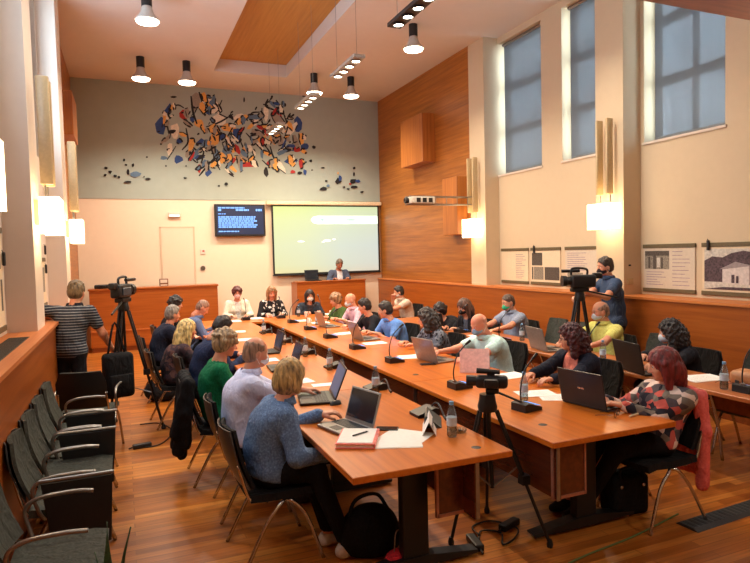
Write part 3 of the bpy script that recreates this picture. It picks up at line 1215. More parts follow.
    # ---- face mask
    if mask:
        ms = SDF()
        ms.ell((0, 0.030, -0.052), (0.068, 0.078, 0.050), 0.02).ell((0, 0.080, -0.048), (0.030, 0.034, 0.042), 0.03)
        ms.plane((0, 0, -0.014), (0, -0.22, 1)).plane((0, 0.006, 0), (0, -1, 0)).plane((0, 0, -0.105), (0, 0, -1))
        V, Q = ms.mesh(0.006)
        mo = mesh_obj('face_mask', V @ Rh.T + Hc, Q, None, [cloth('mask_fabric', mask, None, 'stripes', 30)], root)
        g = MB()
        for sx in (-1, 1):
            for zz in (-0.022, -0.085):
                g.tube([Rh @ np.array([sx * 0.066, 0.012, zz]) + Hc, Rh @ np.array([sx * 0.085, -0.026, -0.014 if zz > -0.05 else -0.040]) + Hc], 0.0018, 5)
        g.build('ear_loop', M_PAPER, mo)
    # ---- clothes
    t = top or dict(kind='shirt', mat=cloth('shirt_cloth', (200, 200, 210)), sleeve='long')
    up = {'long': 0.93, 'short': 0.3, 'elbow': 0.55}[t.get('sleeve', 'long')]
    hem = P - u * (0.10 if stand else 0.05)

    def garment(d, sleeve, neck_r, vee=None):
        s = SDF()
        torso_sdf(s)
        arm_sdf(s, 0.0, sleeve)
        s.plane(hem, -u * (1 if not stand else 1))
        s.sub(N + (Hc - N) * 0.12, Hc, neck_r)
        if vee:
            a = N + fwd * 0.06 + u * 0.03
            s.sub(a, ab + fwd * 0.21 * bd - u * 0.0, vee)
        return s.mesh(h, d)
    if t['kind'] == 'blazer':
        V, Q = garment(0.009, 0.6, 0.058)
        mesh_obj('blouse', V, Q, None, [t['inner']], root)
        V, Q = garment(0.022, up, 0.070, t.get('vee', 0.055))
        mesh_obj('jacket', V, Q, None, [t['mat']], root)
    else:
        V, Q = garment(t.get('fit', 0.015), up, t.get('neck', 0.060))
        so = mesh_obj(t.get('name', 'shirt'), V, Q, None, [t['mat']], root)
        if t.get('collar'):
            g = MB()
            ring = []
            nd = nrm(Hc - N)
            for q in range(13):
                a = math.radians(-150 + 300 * q / 12) + R90
                o = np.array([math.cos(a), math.sin(a) * 0.95, 0])
                ring.append(o)
            rows = []
            for rr, zz in ((0.070, 0.000), (0.066, 0.040), (0.080, 0.036), (0.094, -0.008)):
                rows.append([N + np.array([0, -0.005, 0.015]) + np.array([0, nd[1] * 0.05, 0]) + o * rr + np.array([0, 0, zz]) for o in ring])
            g.sheet(rows, 0.002)
            g.build('collar', t.get('collar_mat', t['mat']), so, smooth='all')
    s = SDF()
    s.cap(P + (-0.075, 0, 0), P + (0.075, 0, 0), 0.112 * bd, None, 0.05)
    s.cap(P, P + u * 0.08, 0.108 * bd, None, 0.05)
    leg_sdf(s)
    for (hp, kn, an) in leg:
        s.plane((0, 0, 0.10), (0, 0, -1))
    s.plane(P + np.array([0, 0, 0.085]), (0, 0, 1) if not stand else u)
    V, Q = s.mesh(max(h, 0.013), 0.011)
    mesh_obj('trousers', V, Q, None, [cloth('trouser_cloth', trousers)], root)
    for (hp, kn, an) in leg:
        s = SDF()
        fdir = nrm(np.array([an[0] - kn[0], max(0.2, 0.0) + 0.0, 0])) if False else np.array([0, 1.0, 0])
        s.cap(an + (0, -0.035, -0.040), an + fdir * 0.10 + (0, 0, -0.045), 0.040, 0.037, 0.02)
        s.cap(an + fdir * 0.10 + (0, 0, -0.045), an + fdir * 0.16 + (0, 0, -0.052), 0.037, 0.028, 0.02)
        s.cap(an + (0, -0.01, -0.01), an + (0, -0.02, -0.045), 0.042, 0.040, 0.02)
        s.plane((0, 0, an[2] - 0.083), (0, 0, -1))
        s.plane((0, 0, an[2] + 0.005), (0, 0, 1))
        V, Q = s.mesh(max(h * 0.7, 0.008))
        so = mesh_obj('shoe', V, Q, None, [plain('shoe_leather', shoes, 0.5)], root)
    SEATS.append((float(org[0]), float(org[1]), face))
    return root
# ------------------------------------------------------------------ tables
M_TOP = wood('table_veneer', (180, 88, 20), (200, 105, 27), (214, 121, 38), 'Y', 0.3, coat=0.15)
M_TOP2 = wood('side_table_veneer', (150, 80, 36), (172, 96, 46), (190, 112, 58), 'Y', 0.35)
M_MOD = wood('modesty_veneer', (70, 28, 14), (90, 38, 18), (108, 48, 24), 'Y', 0.25, coat=0.3)
M_LEGB = plain('black_table_leg', (20, 18, 18), 0.45, var=0.1)


def table(label, x0, x1, y0, y1, inner, front_return=False, inset=0.05, rw=0.24, mat=None, z=0.74, group=None):
    """one table of a row: top, T legs, hanging modesty panel along the inner edge (inner = +1: on the +X side)"""
    cx, cy = (x0 + x1) / 2, (y0 + y1) / 2
    t = thing('conference_table', label, 'table', (cx, cy, 0), 0, group)
    hx, hy = (x1 - x0) / 2, (y1 - y0) / 2
    MB().rbox((-hx, -hy + 0.001, z - 0.038), (hx, hy - 0.001, z), 0.004, 1).build('tabletop', mat or M_TOP, t)
    for yy in (-hy + 0.32, hy - 0.32):
        g = MB()
        g.rbox((-0.085, yy - 0.035, 0.05), (0.085, yy + 0.035, z - 0.038), 0.008, 2)
        g.box((-0.34, yy - 0.03, z - 0.07), (0.34, yy + 0.03, z - 0.038))
        o = g.build('leg', M_LEGB, t)
        f = MB()
        for sx in (-1, 1):
            f.prism([(0, yy - 0.045, 0.018), (sx * 0.42, yy - 0.035, 0.018), (sx * 0.43, yy - 0.03, 0.035), (sx * 0.08, yy - 0.045, 0.085), (0, yy - 0.045, 0.085)], (0, 0.085, 0))
        f.build('foot_bar', M_LEGB, o)
        gl = MB()
        for sx in (-1, 1):
            gl.lathe([(0.022, 0), (0.022, 0.02)], (sx * 0.38, yy, 0), 10)
        gl.build('glide', M_CHROME, o)
    xi = inner * (hx - inset)
    MB().box((min(xi, xi - inner * 0.02), -hy + 0.02, 0.37), (max(xi, xi - inner * 0.02), hy - 0.005, z - 0.04)).build('modesty_panel', M_MOD, t)
    for yy in (-hy + 0.02, hy - 0.011):
        MB().box((xi - 0.012, yy - 0.003, 0.37), (xi + 0.012, yy + 0.003, z - 0.04)).build('panel_edge', M_STEEL, t)
    if front_return:
        xa, xb = sorted((xi, xi - inner * rw))
        yf = -hy + (0.15 if inset > 0.1 else 0.06)
        MB().box((xa, yf, 0.38), (xb, yf + 0.016, z - 0.04)).build('end_panel', M_MOD, t)
        g = MB()
        for xx in (xa, xb):
            g.box((xx - 0.007, yf - 0.006, 0.36), (xx + 0.007, yf + 0.02, z - 0.04))
        g.box((xa, yf - 0.006, 0.36), (xb, yf + 0.02, 0.38))
        g.build('panel_frame', plain('pinkish_metal_edge', (176, 120, 96), 0.4, 0.4), t)
    return t


ys = [2.88, 4.82, 6.76, 8.70, 10.62]
nm = ['nearest the camera', 'second from the camera', 'third from the camera', 'farthest from the camera']
GT = 'conference tables in the long rows'
for k in range(4):
    table('orange topped conference table on T legs, left row, ' + nm[k], 1.05, 2.04, ys[k], ys[k + 1], 1, k == 0, 0.23, 0.19, group=GT)
for k in range(4):
    table('orange topped conference table on T legs, middle row, ' + nm[k], 2.33, 3.34, ys[k], ys[k + 1], -1, k == 0, group=GT)
for a, e, l in ((1.05, 2.50, 'orange head table across the far end, left part before the white jacket'), (2.50, 3.95, 'orange head table across the far end, right part before the lectern')):
    t = thing('conference_table', l, 'table', ((a + e) / 2, 11.0, 0), 0, GT)
    w_ = (e - a) / 2
    MB().rbox((-w_ + 0.001, -0.36, 0.70), (w_ - 0.001, 0.34, 0.74), 0.004, 1).build('tabletop', M_TOP, t)
    for sx in (-1, 1):
        MB().rbox((sx * (w_ - 0.25) - 0.035, -0.08, 0.03), (sx * (w_ - 0.25) + 0.035, 0.08, 0.70), 0.008, 1).box((sx * (w_ - 0.25) - 0.03, -0.3, 0), (sx * (w_ - 0.25) + 0.03, 0.3, 0.05)).build('leg', M_LEGB, t)
    MB().box((-w_ + 0.02, -0.30, 0.37), (w_ - 0.02, -0.28, 0.70)).build('modesty_panel', M_MOD, t)
yr = [1.9, 3.85, 5.8, 7.75, 9.7]
for k in range(4):
    a, e = yr[k], yr[k + 1]
    t = thing('side_table', 'narrow brown side table with thin chrome legs, right wall row, ' + nm[k], 'table', (4.56, (a + e) / 2, 0), 0, 'narrow tables along the right wall')
    hy = (e - a) / 2
    MB().rbox((-0.28, -hy + 0.001, 0.705), (0.28, hy - 0.001, 0.74), 0.004, 1).build('tabletop', M_TOP2, t)
    for yy in (-hy + 0.18, hy - 0.18):
        for sx in (-1, 1):
            p = curve_pts([(sx * 0.03, yy, 0.66), (sx * 0.10, yy, 0.60), (sx * 0.20, yy, 0.30), (sx * 0.25, yy, 0.0)], 5)
            MB().tube([(sx * 0.03, yy, 0.705), *p], 0.013, 8).build('leg', M_CHROME, t, smooth='all')
    MB().box((0.24, -hy + 0.1, 0.45), (0.255, hy - 0.1, 0.70)).build('modesty_panel', M_DKWOOD, t)


# ------------------------------------------------------------------ chairs
M_SEATB = cloth('black_upholstery', (30, 28, 28), (24, 22, 22))
M_SEATG = cloth('grey_upholstery', (74, 76, 70), (62, 64, 58))
M_SHELL = plain('dark_brown_shell', (58, 48, 40), 0.4, var=0.08)


def chair_proto(arms=False, tab=True, fab=None, shell=None, group=None, back_h=0.86):
    c = thing('conference_chair', 'proto', 'chair', (0, 0, 0), 0, group)
    fab = fab or M_SEATB
    rows = []
    for j in range(7):                       # seat pan, front edge rolls down
        y = -0.20 + 0.43 * j / 6
        z = 0.445 - (0.022 if j == 6 else 0) + 0.012 * (abs(j - 3) / 3) ** 2
        rows.append([(x * 0.225, y, z + 0.012 * x * x) for x in (-1, -0.75, -0.4, 0, 0.4, 0.75, 1)])
    MB().sheet([r[::-1] for r in rows], 0.045).build('seat', fab, c, smooth=True)
    rows = []
    for j in range(8):
        q = j / 7
        z = 0.50 + (back_h - 0.50) * q
        y = -0.205 - 0.10 * q - 0.02 * math.sin(q * 3.14)
        hw = 0.215 * (1 - 0.18 * max(0, q - 0.7) / 0.3)
        rows.append([(x * hw, y - 0.035 * (1 - x * x) + 0.02, z) for x in (-1, -0.75, -0.4, 0, 0.4, 0.75, 1)])
    b = MB().sheet([r[::-1] for r in rows], 0.02).build('backrest', fab, c, smooth=True)
    rows2 = [[(p[0] * 1.03, p[1] - 0.022, p[2]) for p in r] for r in rows]
    MB().sheet([r[::-1] for r in rows2], 0.008).build('back_shell', shell or M_SHELL, b, smooth=True)
    for sx in (-1, 1):
        x = sx * 0.235
        MB().tube(curve_pts([(x * 0.85, 0.02, 0.40), (x, 0.06, 0.385), (x * 1.02, 0.14, 0.28), (x * 1.06, 0.235, 0.0)], 5), 0.012, 8).build('leg', M_CHROME, c, smooth='all')
        MB().tube(curve_pts([(x * 0.85, 0.02, 0.40), (x, -0.03, 0.385), (x * 1.02, -0.13, 0.26), (x * 1.06, -0.27, 0.0)], 5), 0.012, 8).build('leg', M_CHROME, c, smooth='all')
        MB().tube(curve_pts([(x * 0.9, -0.10, 0.41), (x * 0.92, -0.20, 0.44), (x * 0.92, -0.235, 0.52), (x * 0.88, -0.27, 0.66)], 5), 0.010, 8).build('back_support', M_CHROME, c, smooth='all')
        if arms:
            MB().tube(curve_pts([(x * 0.9, -0.12, 0.40), (x * 1.12, -0.14, 0.46), (x * 1.16, -0.17, 0.60), (x * 1.14, -0.10, 0.655), (x * 1.14, 0.06, 0.665), (x * 1.12, 0.16, 0.655)], 5), 0.011, 8).build('armrest', M_STEEL, c, smooth='all')
    if arms and tab:
        xt = 0.292
        t = MB()
        t.rbox((xt - 0.009, -0.08, 0.24), (xt + 0.009, 0.23, 0.64), 0.006, 1)
        t.v = [(v[0], v[1] + (0.05 if v[2] > 0.5 else 0.0) * (0.4 if v[1] > 0.05 else -0.9), v[2]) for v in t.v]
        t = t.build('writing_tablet', M_BLACK, c)
        MB().tube([(xt, -0.13, 0.65), (xt, 0.26, 0.65)], 0.010, 8).build('tablet_rim', M_STEEL, t)
    return c


CH = chair_proto(group='black chairs around the tables')
CHA = chair_proto(True, True, M_SEATG, M_BLACK, 'grey armchairs along the left wall')
CHB = chair_proto(True, False, M_SEATG, M_BLACK, 'grey armchairs along the left wall')
CHG = chair_proto(False, True, M_SEATG, M_BLACK, 'empty grey chairs by the right wall', 0.90)
USED = set()


def chair(pr, x, y, face, label):
    c = pr if pr.name not in USED else copy_tree(pr)
    USED.add(pr.name)
    c.location = (x, y, 0)
    c.rotation_euler = (0, 0, math.radians(face) - R90)
    c['label'] = label
    return c


# row of grey chairs with writing tablets along the left wall
lab = ['grey armchair at the bottom left corner, nearest the camera, without a tablet',
       'second grey tablet chair from the camera along the left wall, empty seat in full view',
       'third grey armchair from the camera along the left wall, without a tablet',
       'fourth grey chair from the camera along the left wall, black tablet hanging',
       'fifth grey tablet chair from the camera along the left wall, just before the turned chair']
for k, y in enumerate((3.30, 4.14, 4.66, 5.16, 5.72)):
    chair(CHB if k in (0, 2) else CHA, -0.36, y, 0, lab[k])
chair(CHB, -0.36, 6.50, 80, 'grey armchair turned away, its black back before the man in stripes')
for k, (x, y, f, l) in enumerate(((5.42, 6.35, 180, 'empty grey chair by the right wall left of the man in yellow'),
                                   (5.35, 5.00, 185, 'empty grey chair behind the black laptop, right of the man in yellow'),
                                   (5.15, 3.62, 190, 'empty grey chair right of the woman in black, low back'),
                                   (5.60, 3.55, 170, 'empty grey chair at the right edge with a broad back against the panelling'),
                                   (5.45, 6.95, 180, 'empty grey chair against the panelling right of the green mask'))):
    chair(CHG, x, y, f, l)
# ------------------------------------------------------------------ the people (head position, heading, clothes)
C = cloth
GL, GR, GS, GH = 'people seated along the left row', 'people seated along the middle row', 'people seated along the right wall', 'women at the head table'
who = []


def seat(phrase, *a, **k):
    chair_face = k.pop('cf', None)
    person(*a, **k)
    x, y, f = SEATS[-1]
    f = chair_face if chair_face is not None else f
    c = math.radians(f)
    chair(CH, x + 0.03 * math.cos(c), y + 0.03 * math.sin(c), f, 'black chair with chrome legs under the ' + phrase)


DEN = C('denim_jacket', (98, 122, 156), (84, 107, 141), 'denim', 80)
seat('woman in the denim jacket', 'woman with blond bob in blue denim jacket, nearest of the left row', (0.97, 3.80, 1.105), 2, GL, yaw=26, pitch=-16, reach=0.09,
     hands=[(1.22, 3.98, 0.79), (1.14, 3.60, 0.63)], hair=('bob', (178, 144, 88)), fem=True, h=0.011, build=1.04,
     top=dict(kind='shirt', mat=DEN, sleeve='long', fit=0.022, name='denim_jacket', collar=True), trousers=(20, 20, 24), shoes=(222, 218, 210),
     legs=[((1.06, 3.78, 0.55), (1.17, 3.70, 0.085)), ((1.06, 3.58, 0.55), (1.22, 3.50, 0.085))], curl=(0.5, 0.35))
seat('man in the pale lavender shirt', 'balding man in pale lavender shirt and white face mask resting chin on hand', (0.905, 4.56, 1.168), -2, GL, yaw=14, pitch=-10,
     hands=[(1.32, 4.75, 0.80), (1.15, 4.50, 1.03)], hand_up=(False, 'side'), hair=('fringe', (150, 116, 92)), build=1.22, h=0.011,
     top=dict(kind='shirt', mat=C('lavender_shirt', (220, 224, 250), (206, 212, 242)), sleeve='elbow', collar=True), mask=(232, 236, 240), trousers=(28, 28, 34), curl=(0.5, 1.3))
seat('woman in the green top', 'woman with short ash blond hair in green top, black jacket on her chair', (0.80, 5.36, 1.145), 0, GL, yaw=4, pitch=-14, reach=0.04,
     hair=('short_full', (156, 128, 92)), fem=True, h=0.012, top=dict(kind='shirt', mat=C('green_knit', (16, 112, 70), (10, 92, 56)), sleeve='elbow', neck=0.075), curl=(0.5, 0.5))
seat('dark haired man in the navy suit', 'dark haired man in navy suit leaning forward over the left row', (0.98, 6.78, 1.13), 4, GL, yaw=10, pitch=-34, reach=0.2,
     hair=('short', (34, 28, 26)), top=dict(kind='blazer', mat=C('navy_suit', (38, 48, 78), (30, 38, 64)), inner=C('white_shirt', (228, 228, 232)), sleeve='long'), h=0.013)
seat('woman with long blond hair', 'woman with long blond hair in dark floral dress', (0.66, 7.32, 1.06), 6, GL, yaw=10, pitch=-8, hair=('long', (206, 176, 112)), fem=True, h=0.013,
     top=dict(kind='shirt', mat=C('dark_print', (62, 46, 52), (96, 66, 62), 'print', 26), sleeve='elbow', name='dress'), trousers=(50, 40, 44), seat=0.42)
seat('grey haired man in navy', 'grey haired man in dark navy jacket behind the blond woman', (0.60, 8.72, 1.13), 8, GL, yaw=12, pitch=-8, hair=('short', (132, 122, 112)),
     top=dict(kind='shirt', mat=C('dark_navy', (34, 40, 58), (26, 32, 48)), sleeve='long', fit=0.022, name='jacket'), h=0.015)
seat('bald man in the blue grey shirt', 'bald man in blue grey shirt bending over papers, far end of left row', (1.10, 9.56, 1.13), 0, GL, yaw=0, pitch=-36, reach=0.24, hair=('crop', (150, 112, 90)),
     top=dict(kind='shirt', mat=C('blue_grey_shirt', (104, 118, 152), (92, 106, 140)), sleeve='long', collar=True), h=0.015, build=1.1, skin=(208, 146, 112))
seat('dark haired person behind the grey haired man', 'dark haired person partly hidden behind the grey haired man', (0.74, 10.0, 1.18), 4, GL, yaw=6, pitch=-10, hair=('short_full', (40, 30, 28)),
     top=dict(kind='shirt', mat=C('black_top', (34, 32, 36)), sleeve='long'), h=0.016, fem=True)
# head table, facing the camera
seat('woman in the white jacket', 'woman with short dark red hair in white jacket and pink mask', (2.00, 11.72, 1.20), -92, GH, yaw=0, pitch=-8, hair=('short_full', (84, 34, 30)), fem=True, h=0.013,
     top=dict(kind='blazer', mat=C('white_jacket', (236, 226, 206), (226, 214, 192)), inner=C('cream_blouse', (240, 234, 224)), sleeve='long'), mask=(238, 200, 200))
seat('woman in the black and white blouse', 'woman with blond brown hair in black and white patterned blouse', (2.62, 11.50, 1.19), -92, GH, yaw=4, pitch=-16, hair=('mid', (150, 108, 70)), fem=True, h=0.013,
     top=dict(kind='shirt', mat=C('black_white_print', (34, 34, 36), (214, 210, 204), 'print', 22), sleeve='long'))
seat('woman in the dark blazer', 'dark haired woman in dark blazer and white mask at head table', (3.38, 11.50, 1.09), -94, GH, yaw=0, pitch=-10, hair=('mid', (44, 32, 28)), fem=True, h=0.013,
     top=dict(kind='blazer', mat=C('charcoal_blazer', (52, 58, 68), (42, 48, 58)), inner=C('dark_blouse', (70, 60, 62)), sleeve='long'), mask=(236, 236, 232))
person('grey haired speaker in grey suit standing at the lectern, head bowed', (4.84, 13.84, 1.66), -90, None, yaw=4, pitch=-26, hair=('short', (112, 98, 86)), stand=True, bend=2, h=0.013, poles=[(-0.5, -0.25, -0.9), (0.5, -0.25, -0.9)],
       hands=[(4.98, 13.62, 1.30), (4.60, 13.62, 1.30)], top=dict(kind='blazer', mat=C('grey_suit', (84, 92, 112), (72, 80, 100)), inner=C('white_shirt', (228, 228, 232)), sleeve='long', vee=0.07), skin=(176, 118, 90))
# middle row, facing left
seat('person in the green shirt', 'person in dark green top half hidden by the pink shirt', (3.50, 10.28, 1.08), 190, GR, yaw=-20, pitch=-14, hair=('short_full', (150, 112, 78)), h=0.015,
     top=dict(kind='shirt', mat=C('olive_green_top', (82, 108, 58), (70, 94, 48)), sleeve='long'), fem=True)
seat('man in the pink shirt', 'bald man in pale pink shirt and mask in the middle row', (3.60, 9.78, 1.10), 186, GR, yaw=-16, pitch=-14, hair=('none', (150, 120, 100)), h=0.014, build=1.1,
     top=dict(kind='shirt', mat=C('pink_shirt', (232, 190, 200), (220, 172, 186)), sleeve='elbow', collar=True), mask=(222, 228, 232), skin=(214, 156, 122))
seat('man in the black shirt', 'dark haired man in black shirt between the pink and blue shirts', (3.40, 8.62, 1.09), 184, GR, yaw=-35, pitch=-16, hair=('short', (44, 32, 26)), h=0.014,
     top=dict(kind='shirt', mat=C('black_shirt', (36, 38, 44)), sleeve='elbow'))
seat('man in the bright blue shirt', 'dark haired man in bright blue shirt in the middle row', (3.42, 7.86, 1.09), 184, GR, yaw=-38, pitch=-14, hair=('short', (40, 32, 28)), h=0.013, build=1.12,
     top=dict(kind='shirt', mat=C('bright_blue_shirt', (110, 154, 222), (96, 140, 208)), sleeve='short', collar=True))
seat('woman in the grey patterned top', 'dark haired woman in grey blue patterned top in the middle row', (3.42, 6.60, 1.09), 182, GR, yaw=-42, pitch=-14, hair=('curly', (58, 50, 46)), fem=True, h=0.013,
     top=dict(kind='shirt', mat=C('grey_blue_print', (92, 100, 114), (124, 130, 140), 'print', 40), sleeve='short'))
seat('bald man in the mint shirt', 'bald man in pale mint shirt and blue mask reaching to a laptop', (3.56, 5.62, 1.095), 184, GR, yaw=-8, pitch=-24, reach=0.16, hair=('none', (190, 160, 136)), h=0.011, build=1.2,
     hands=[(3.06, 5.25, 0.79), (3.08, 5.80, 0.79)], top=dict(kind='shirt', mat=C('mint_shirt', (204, 234, 228), (190, 222, 218)), sleeve='short', collar=True), mask=(150, 190, 222), skin=(218, 152, 120))
seat('woman with maroon curls', 'woman with maroon curly hair, glasses, navy jacket and coral blouse', (3.68, 4.30, 1.105), 184, GR, yaw=-32, pitch=-8, hair=('curly', (74, 28, 30)), fem=True, h=0.011,
     hands=[(3.32, 4.10, 0.80), (3.28, 4.34, 0.80)], glasses=True,
     top=dict(kind='blazer', mat=C('navy_jacket', (34, 36, 50), (26, 28, 40)), inner=C('coral_blouse', (236, 138, 116), (222, 120, 100)), sleeve='long', vee=0.085))
seat('woman with straight dark red hair', 'woman with straight dark red hair in red and grey floral blouse typing', (3.51, 3.14, 1.06), 178, GR, yaw=-34, pitch=-12, reach=-0.17, legs=[((3.06, 3.12, 0.52), (2.95, 3.32, 0.085)), ((3.06, 3.30, 0.52), (2.95, 3.46, 0.085))], hair=('mid', (112, 32, 30)), fem=True, h=0.011, build=0.95,
     hands=[(3.20, 3.20, 0.79), (3.22, 3.40, 0.79)], top=dict(kind='shirt', mat=C('floral_blouse', (196, 92, 82), (84, 74, 78), 'floral', 17), sleeve='long', name='blouse'), trousers=(24, 22, 26))
# row by the right wall
seat('man in the beige shirt', 'dark haired man in beige shirt, far end of the right wall row', (5.02, 10.85, 1.12), 184, GS, yaw=-25, pitch=-12, hair=('short', (46, 36, 30)), h=0.014,
     top=dict(kind='shirt', mat=C('beige_shirt', (214, 196, 178), (200, 180, 160)), sleeve='short', collar=True), mask=(232, 232, 230), hands=[(4.55, 10.6, 0.8), (4.86, 10.78, 1.0)], hand_up=(False, 'side'), curl=(0.5, 1.2))
seat('person in dark clothes', 'dark haired person in dark clothes behind the woman in grey', (4.52, 8.25, 0.98), 184, GS, reach=0.28, yaw=14, pitch=-16, hair=('short_full', (40, 30, 28)), h=0.015,
     top=dict(kind='shirt', mat=C('black_top', (34, 32, 36)), sleeve='long'))
seat('woman in black with black mask', 'woman with brown hair in black jacket and black mask', (4.60, 7.66, 1.08), 186, GS, reach=0.25, yaw=-5, pitch=-20, hair=('mid', (92, 62, 48)), fem=True, h=0.014,
     top=dict(kind='blazer', mat=C('black_jacket', (34, 34, 40), (26, 26, 32)), inner=C('grey_blouse', (96, 108, 124)), sleeve='long'), mask=(34, 32, 36))
seat('man with the green mask', 'heavy man in grey blue shirt and bright green mask', (5.12, 7.30, 1.145), 182, GS, yaw=-8, pitch=-16, hair=('crop', (84, 62, 50)), h=0.012, build=1.26,
     hands=[(4.66, 7.0, 0.79), (4.68, 7.4, 0.79)], top=dict(kind='shirt', mat=C('grey_blue_shirt', (150, 160, 180), (134, 144, 166), 'upright', 30), sleeve='short', collar=True), mask=(74, 200, 150))
seat('man in the yellow shirt', 'balding man in yellow polo shirt and white mask by the right wall', (5.15, 5.50, 1.155), 180, GS, yaw=-22, pitch=-10, hair=('fringe', (150, 118, 98)), h=0.012, build=1.15,
     hands=[(4.66, 5.22, 0.79), (4.66, 5.62, 0.79)], top=dict(kind='shirt', mat=C('yellow_polo', (230, 226, 130), (216, 210, 112)), sleeve='short', collar=True, name='polo_shirt'), mask=(214, 224, 232))
seat('woman in black by the right wall', 'woman with dark wavy hair in black jacket and pale mask, right wall', (4.92, 4.32, 1.06), 176, GS, yaw=-42, pitch=-10, hair=('curly', (42, 34, 32)), fem=True, h=0.012,
     hands=[(4.42, 4.10, 0.80), (4.40, 4.24, 0.86)], top=dict(kind='shirt', mat=C('black_jacket', (34, 34, 40), (26, 26, 32)), sleeve='long', fit=0.022, name='jacket'), mask=(206, 216, 226))
# standing: cameraman and the man in stripes
person('man in dark blue checked shirt standing behind the camera at right', (5.66, 5.96, 1.66), 160, None, yaw=0, pitch=-8, hair=('short', (52, 40, 32)), stand=True, bend=8, h=0.012,
       hands=[(5.22, 5.78, 1.36), (5.26, 6.02, 1.28)], top=dict(kind='shirt', mat=C('blue_check', (54, 70, 98), (72, 88, 114), 'upright', 26), sleeve='short', collar=True), mask=(40, 40, 46), trousers=(36, 38, 48), curl=(1.0, 1.0))
person('man in grey striped polo leaning on the left ledge, seen from behind', (-0.48, 7.25, 1.56), 62, None, yaw=6, pitch=-10, hair=('short', (106, 86, 58)), stand=True, bend=14, h=0.012, build=0.98,
       hands=[(-0.80, 7.30, 1.31), (-0.14, 7.22, 0.90)], poles=[(-1.0, -0.6, -0.2), (0.8, -0.9, -0.6)], top=dict(kind='shirt', mat=C('striped_polo', (46, 50, 60), (140, 142, 144), 'stripes', 11), sleeve='short', collar=True, name='polo_shirt', collar_mat=C('dark_collar', (36, 38, 50))), trousers=(36, 38, 44), curl=(0.7, 0.5))
# ------------------------------------------------------------------ ceiling lamps
M_BULB = emit('lamp_glow', (255, 236, 205), 14)
M_SHADEG = plain('frosted_grey_glass', (190, 182, 172), 0.35, var=0.03)
PEND = [((0.46, 9.40), 'bell shaped ceiling lamp at the top edge, nearest the camera on the left'), ((0.45, 12.4), 'bell shaped ceiling lamp left of the mural, leftmost of the far row'),
        ((1.29, 12.4), 'bell shaped ceiling lamp over the mural, second from left in the far row'), ((3.88, 12.4), 'bell shaped ceiling lamp third from left in the far row'),
        ((4.71, 12.4), 'bell shaped ceiling lamp nearest the panelled wall in the far row'), ((4.66, 9.25), 'bell shaped ceiling lamp under the black spotlight bar at top right')]
for (x, y), l in PEND:
    t = thing('ceiling_lamp', l, 'ceiling lamp', (x, y, ZC), 0, 'bell shaped ceiling lamps')
    MB().lathe([(0.0, 0.0), (0.075, 0.0), (0.075, -0.20), (0.0, -0.20)], n=20).build('cap', M_DKMETAL, t, smooth=True)
    MB().lathe([(0.06, -0.19), (0.075, -0.22), (0.085, -0.27), (0.115, -0.33), (0.165, -0.385), (0.175, -0.41), (0.168, -0.41), (0.11, -0.34), (0.08, -0.27), (0.05, -0.20)], n=28).build('shade', M_SHADEG, t, smooth='all')
    MB().lathe([(0.0, -0.395), (0.164, -0.397), (0.150, -0.428), (0.09, -0.445), (0.0, -0.449)], n=24).build('bulb', M_BULB, t, smooth=True)
    light('lamp_light', 'SPOT', (x, y, ZC - 0.47), 330 if y > 12 else 250, WARM, 0.13, (0, 0, 0), 136, 0.8)
# spotlight bars hung in the coffer
M_SPOT = emit('spot_glow', (255, 240, 215), 16)
M_BARL = plain('light_grey_bar', (178, 170, 158), 0.4, 0.4)
for k, (y, dark, l) in enumerate(((5.95, True, 'dark spotlight bar at the top edge of the picture'), (8.05, False, 'grey four lamp spotlight bar hanging beside the coffer'),
                                  (10.05, False, 'white spotlight bar hanging before the right part of the mural'), (12.35, False, 'small farthest spotlight bar hanging before the mural'))):
    t = thing('spotlight_bar', l, 'spotlight', (3.0, y, 4.5), 0, 'hanging spotlight bars')
    hl = 0.50
    MB().rbox((-0.085, -hl, 0.0), (0.085, hl, 0.05), 0.006, 1).build('housing', M_DKMETAL if dark else M_BARL, t)
    for q in range(4):
        yy = -hl + 0.13 + q * (2 * hl - 0.26) / 3
        r = MB().lathe([(0.066, 0.0), (0.072, -0.012), (0.058, -0.018), (0.055, 0.0)], (0, yy, 0), 20).build('lamp_ring', M_DKMETAL if dark else M_STEEL, t, smooth=True)
        MB().lathe([(0.0, -0.010), (0.054, -0.008), (0.054, 0.0)], (0, yy, 0), 18).build('lamp', M_SPOT, r)
    for yy in (-hl + 0.1, hl - 0.1):
        MB().tube([(0, yy, 0.05), (0, yy, ZC + 0.26 - 4.5)], 0.003, 6).build('wire', M_STEEL, t)
    light('bar_light', 'AREA', (3.0, y, 4.47), 70, (1.0, 0.76, 0.5), 0.15, (0, 0, 0), size_y=0.9)


# ------------------------------------------------------------------ wall lamps
def shade_mat():
    m, nt, b = new_mat('lamp_shade_glow')
    b.inputs['Base Color'].default_value = lin((250, 240, 222))
    b.inputs['Emission Color'].default_value = lin((255, 238, 205))
    b.inputs['Emission Strength'].default_value = 3.2
    return m


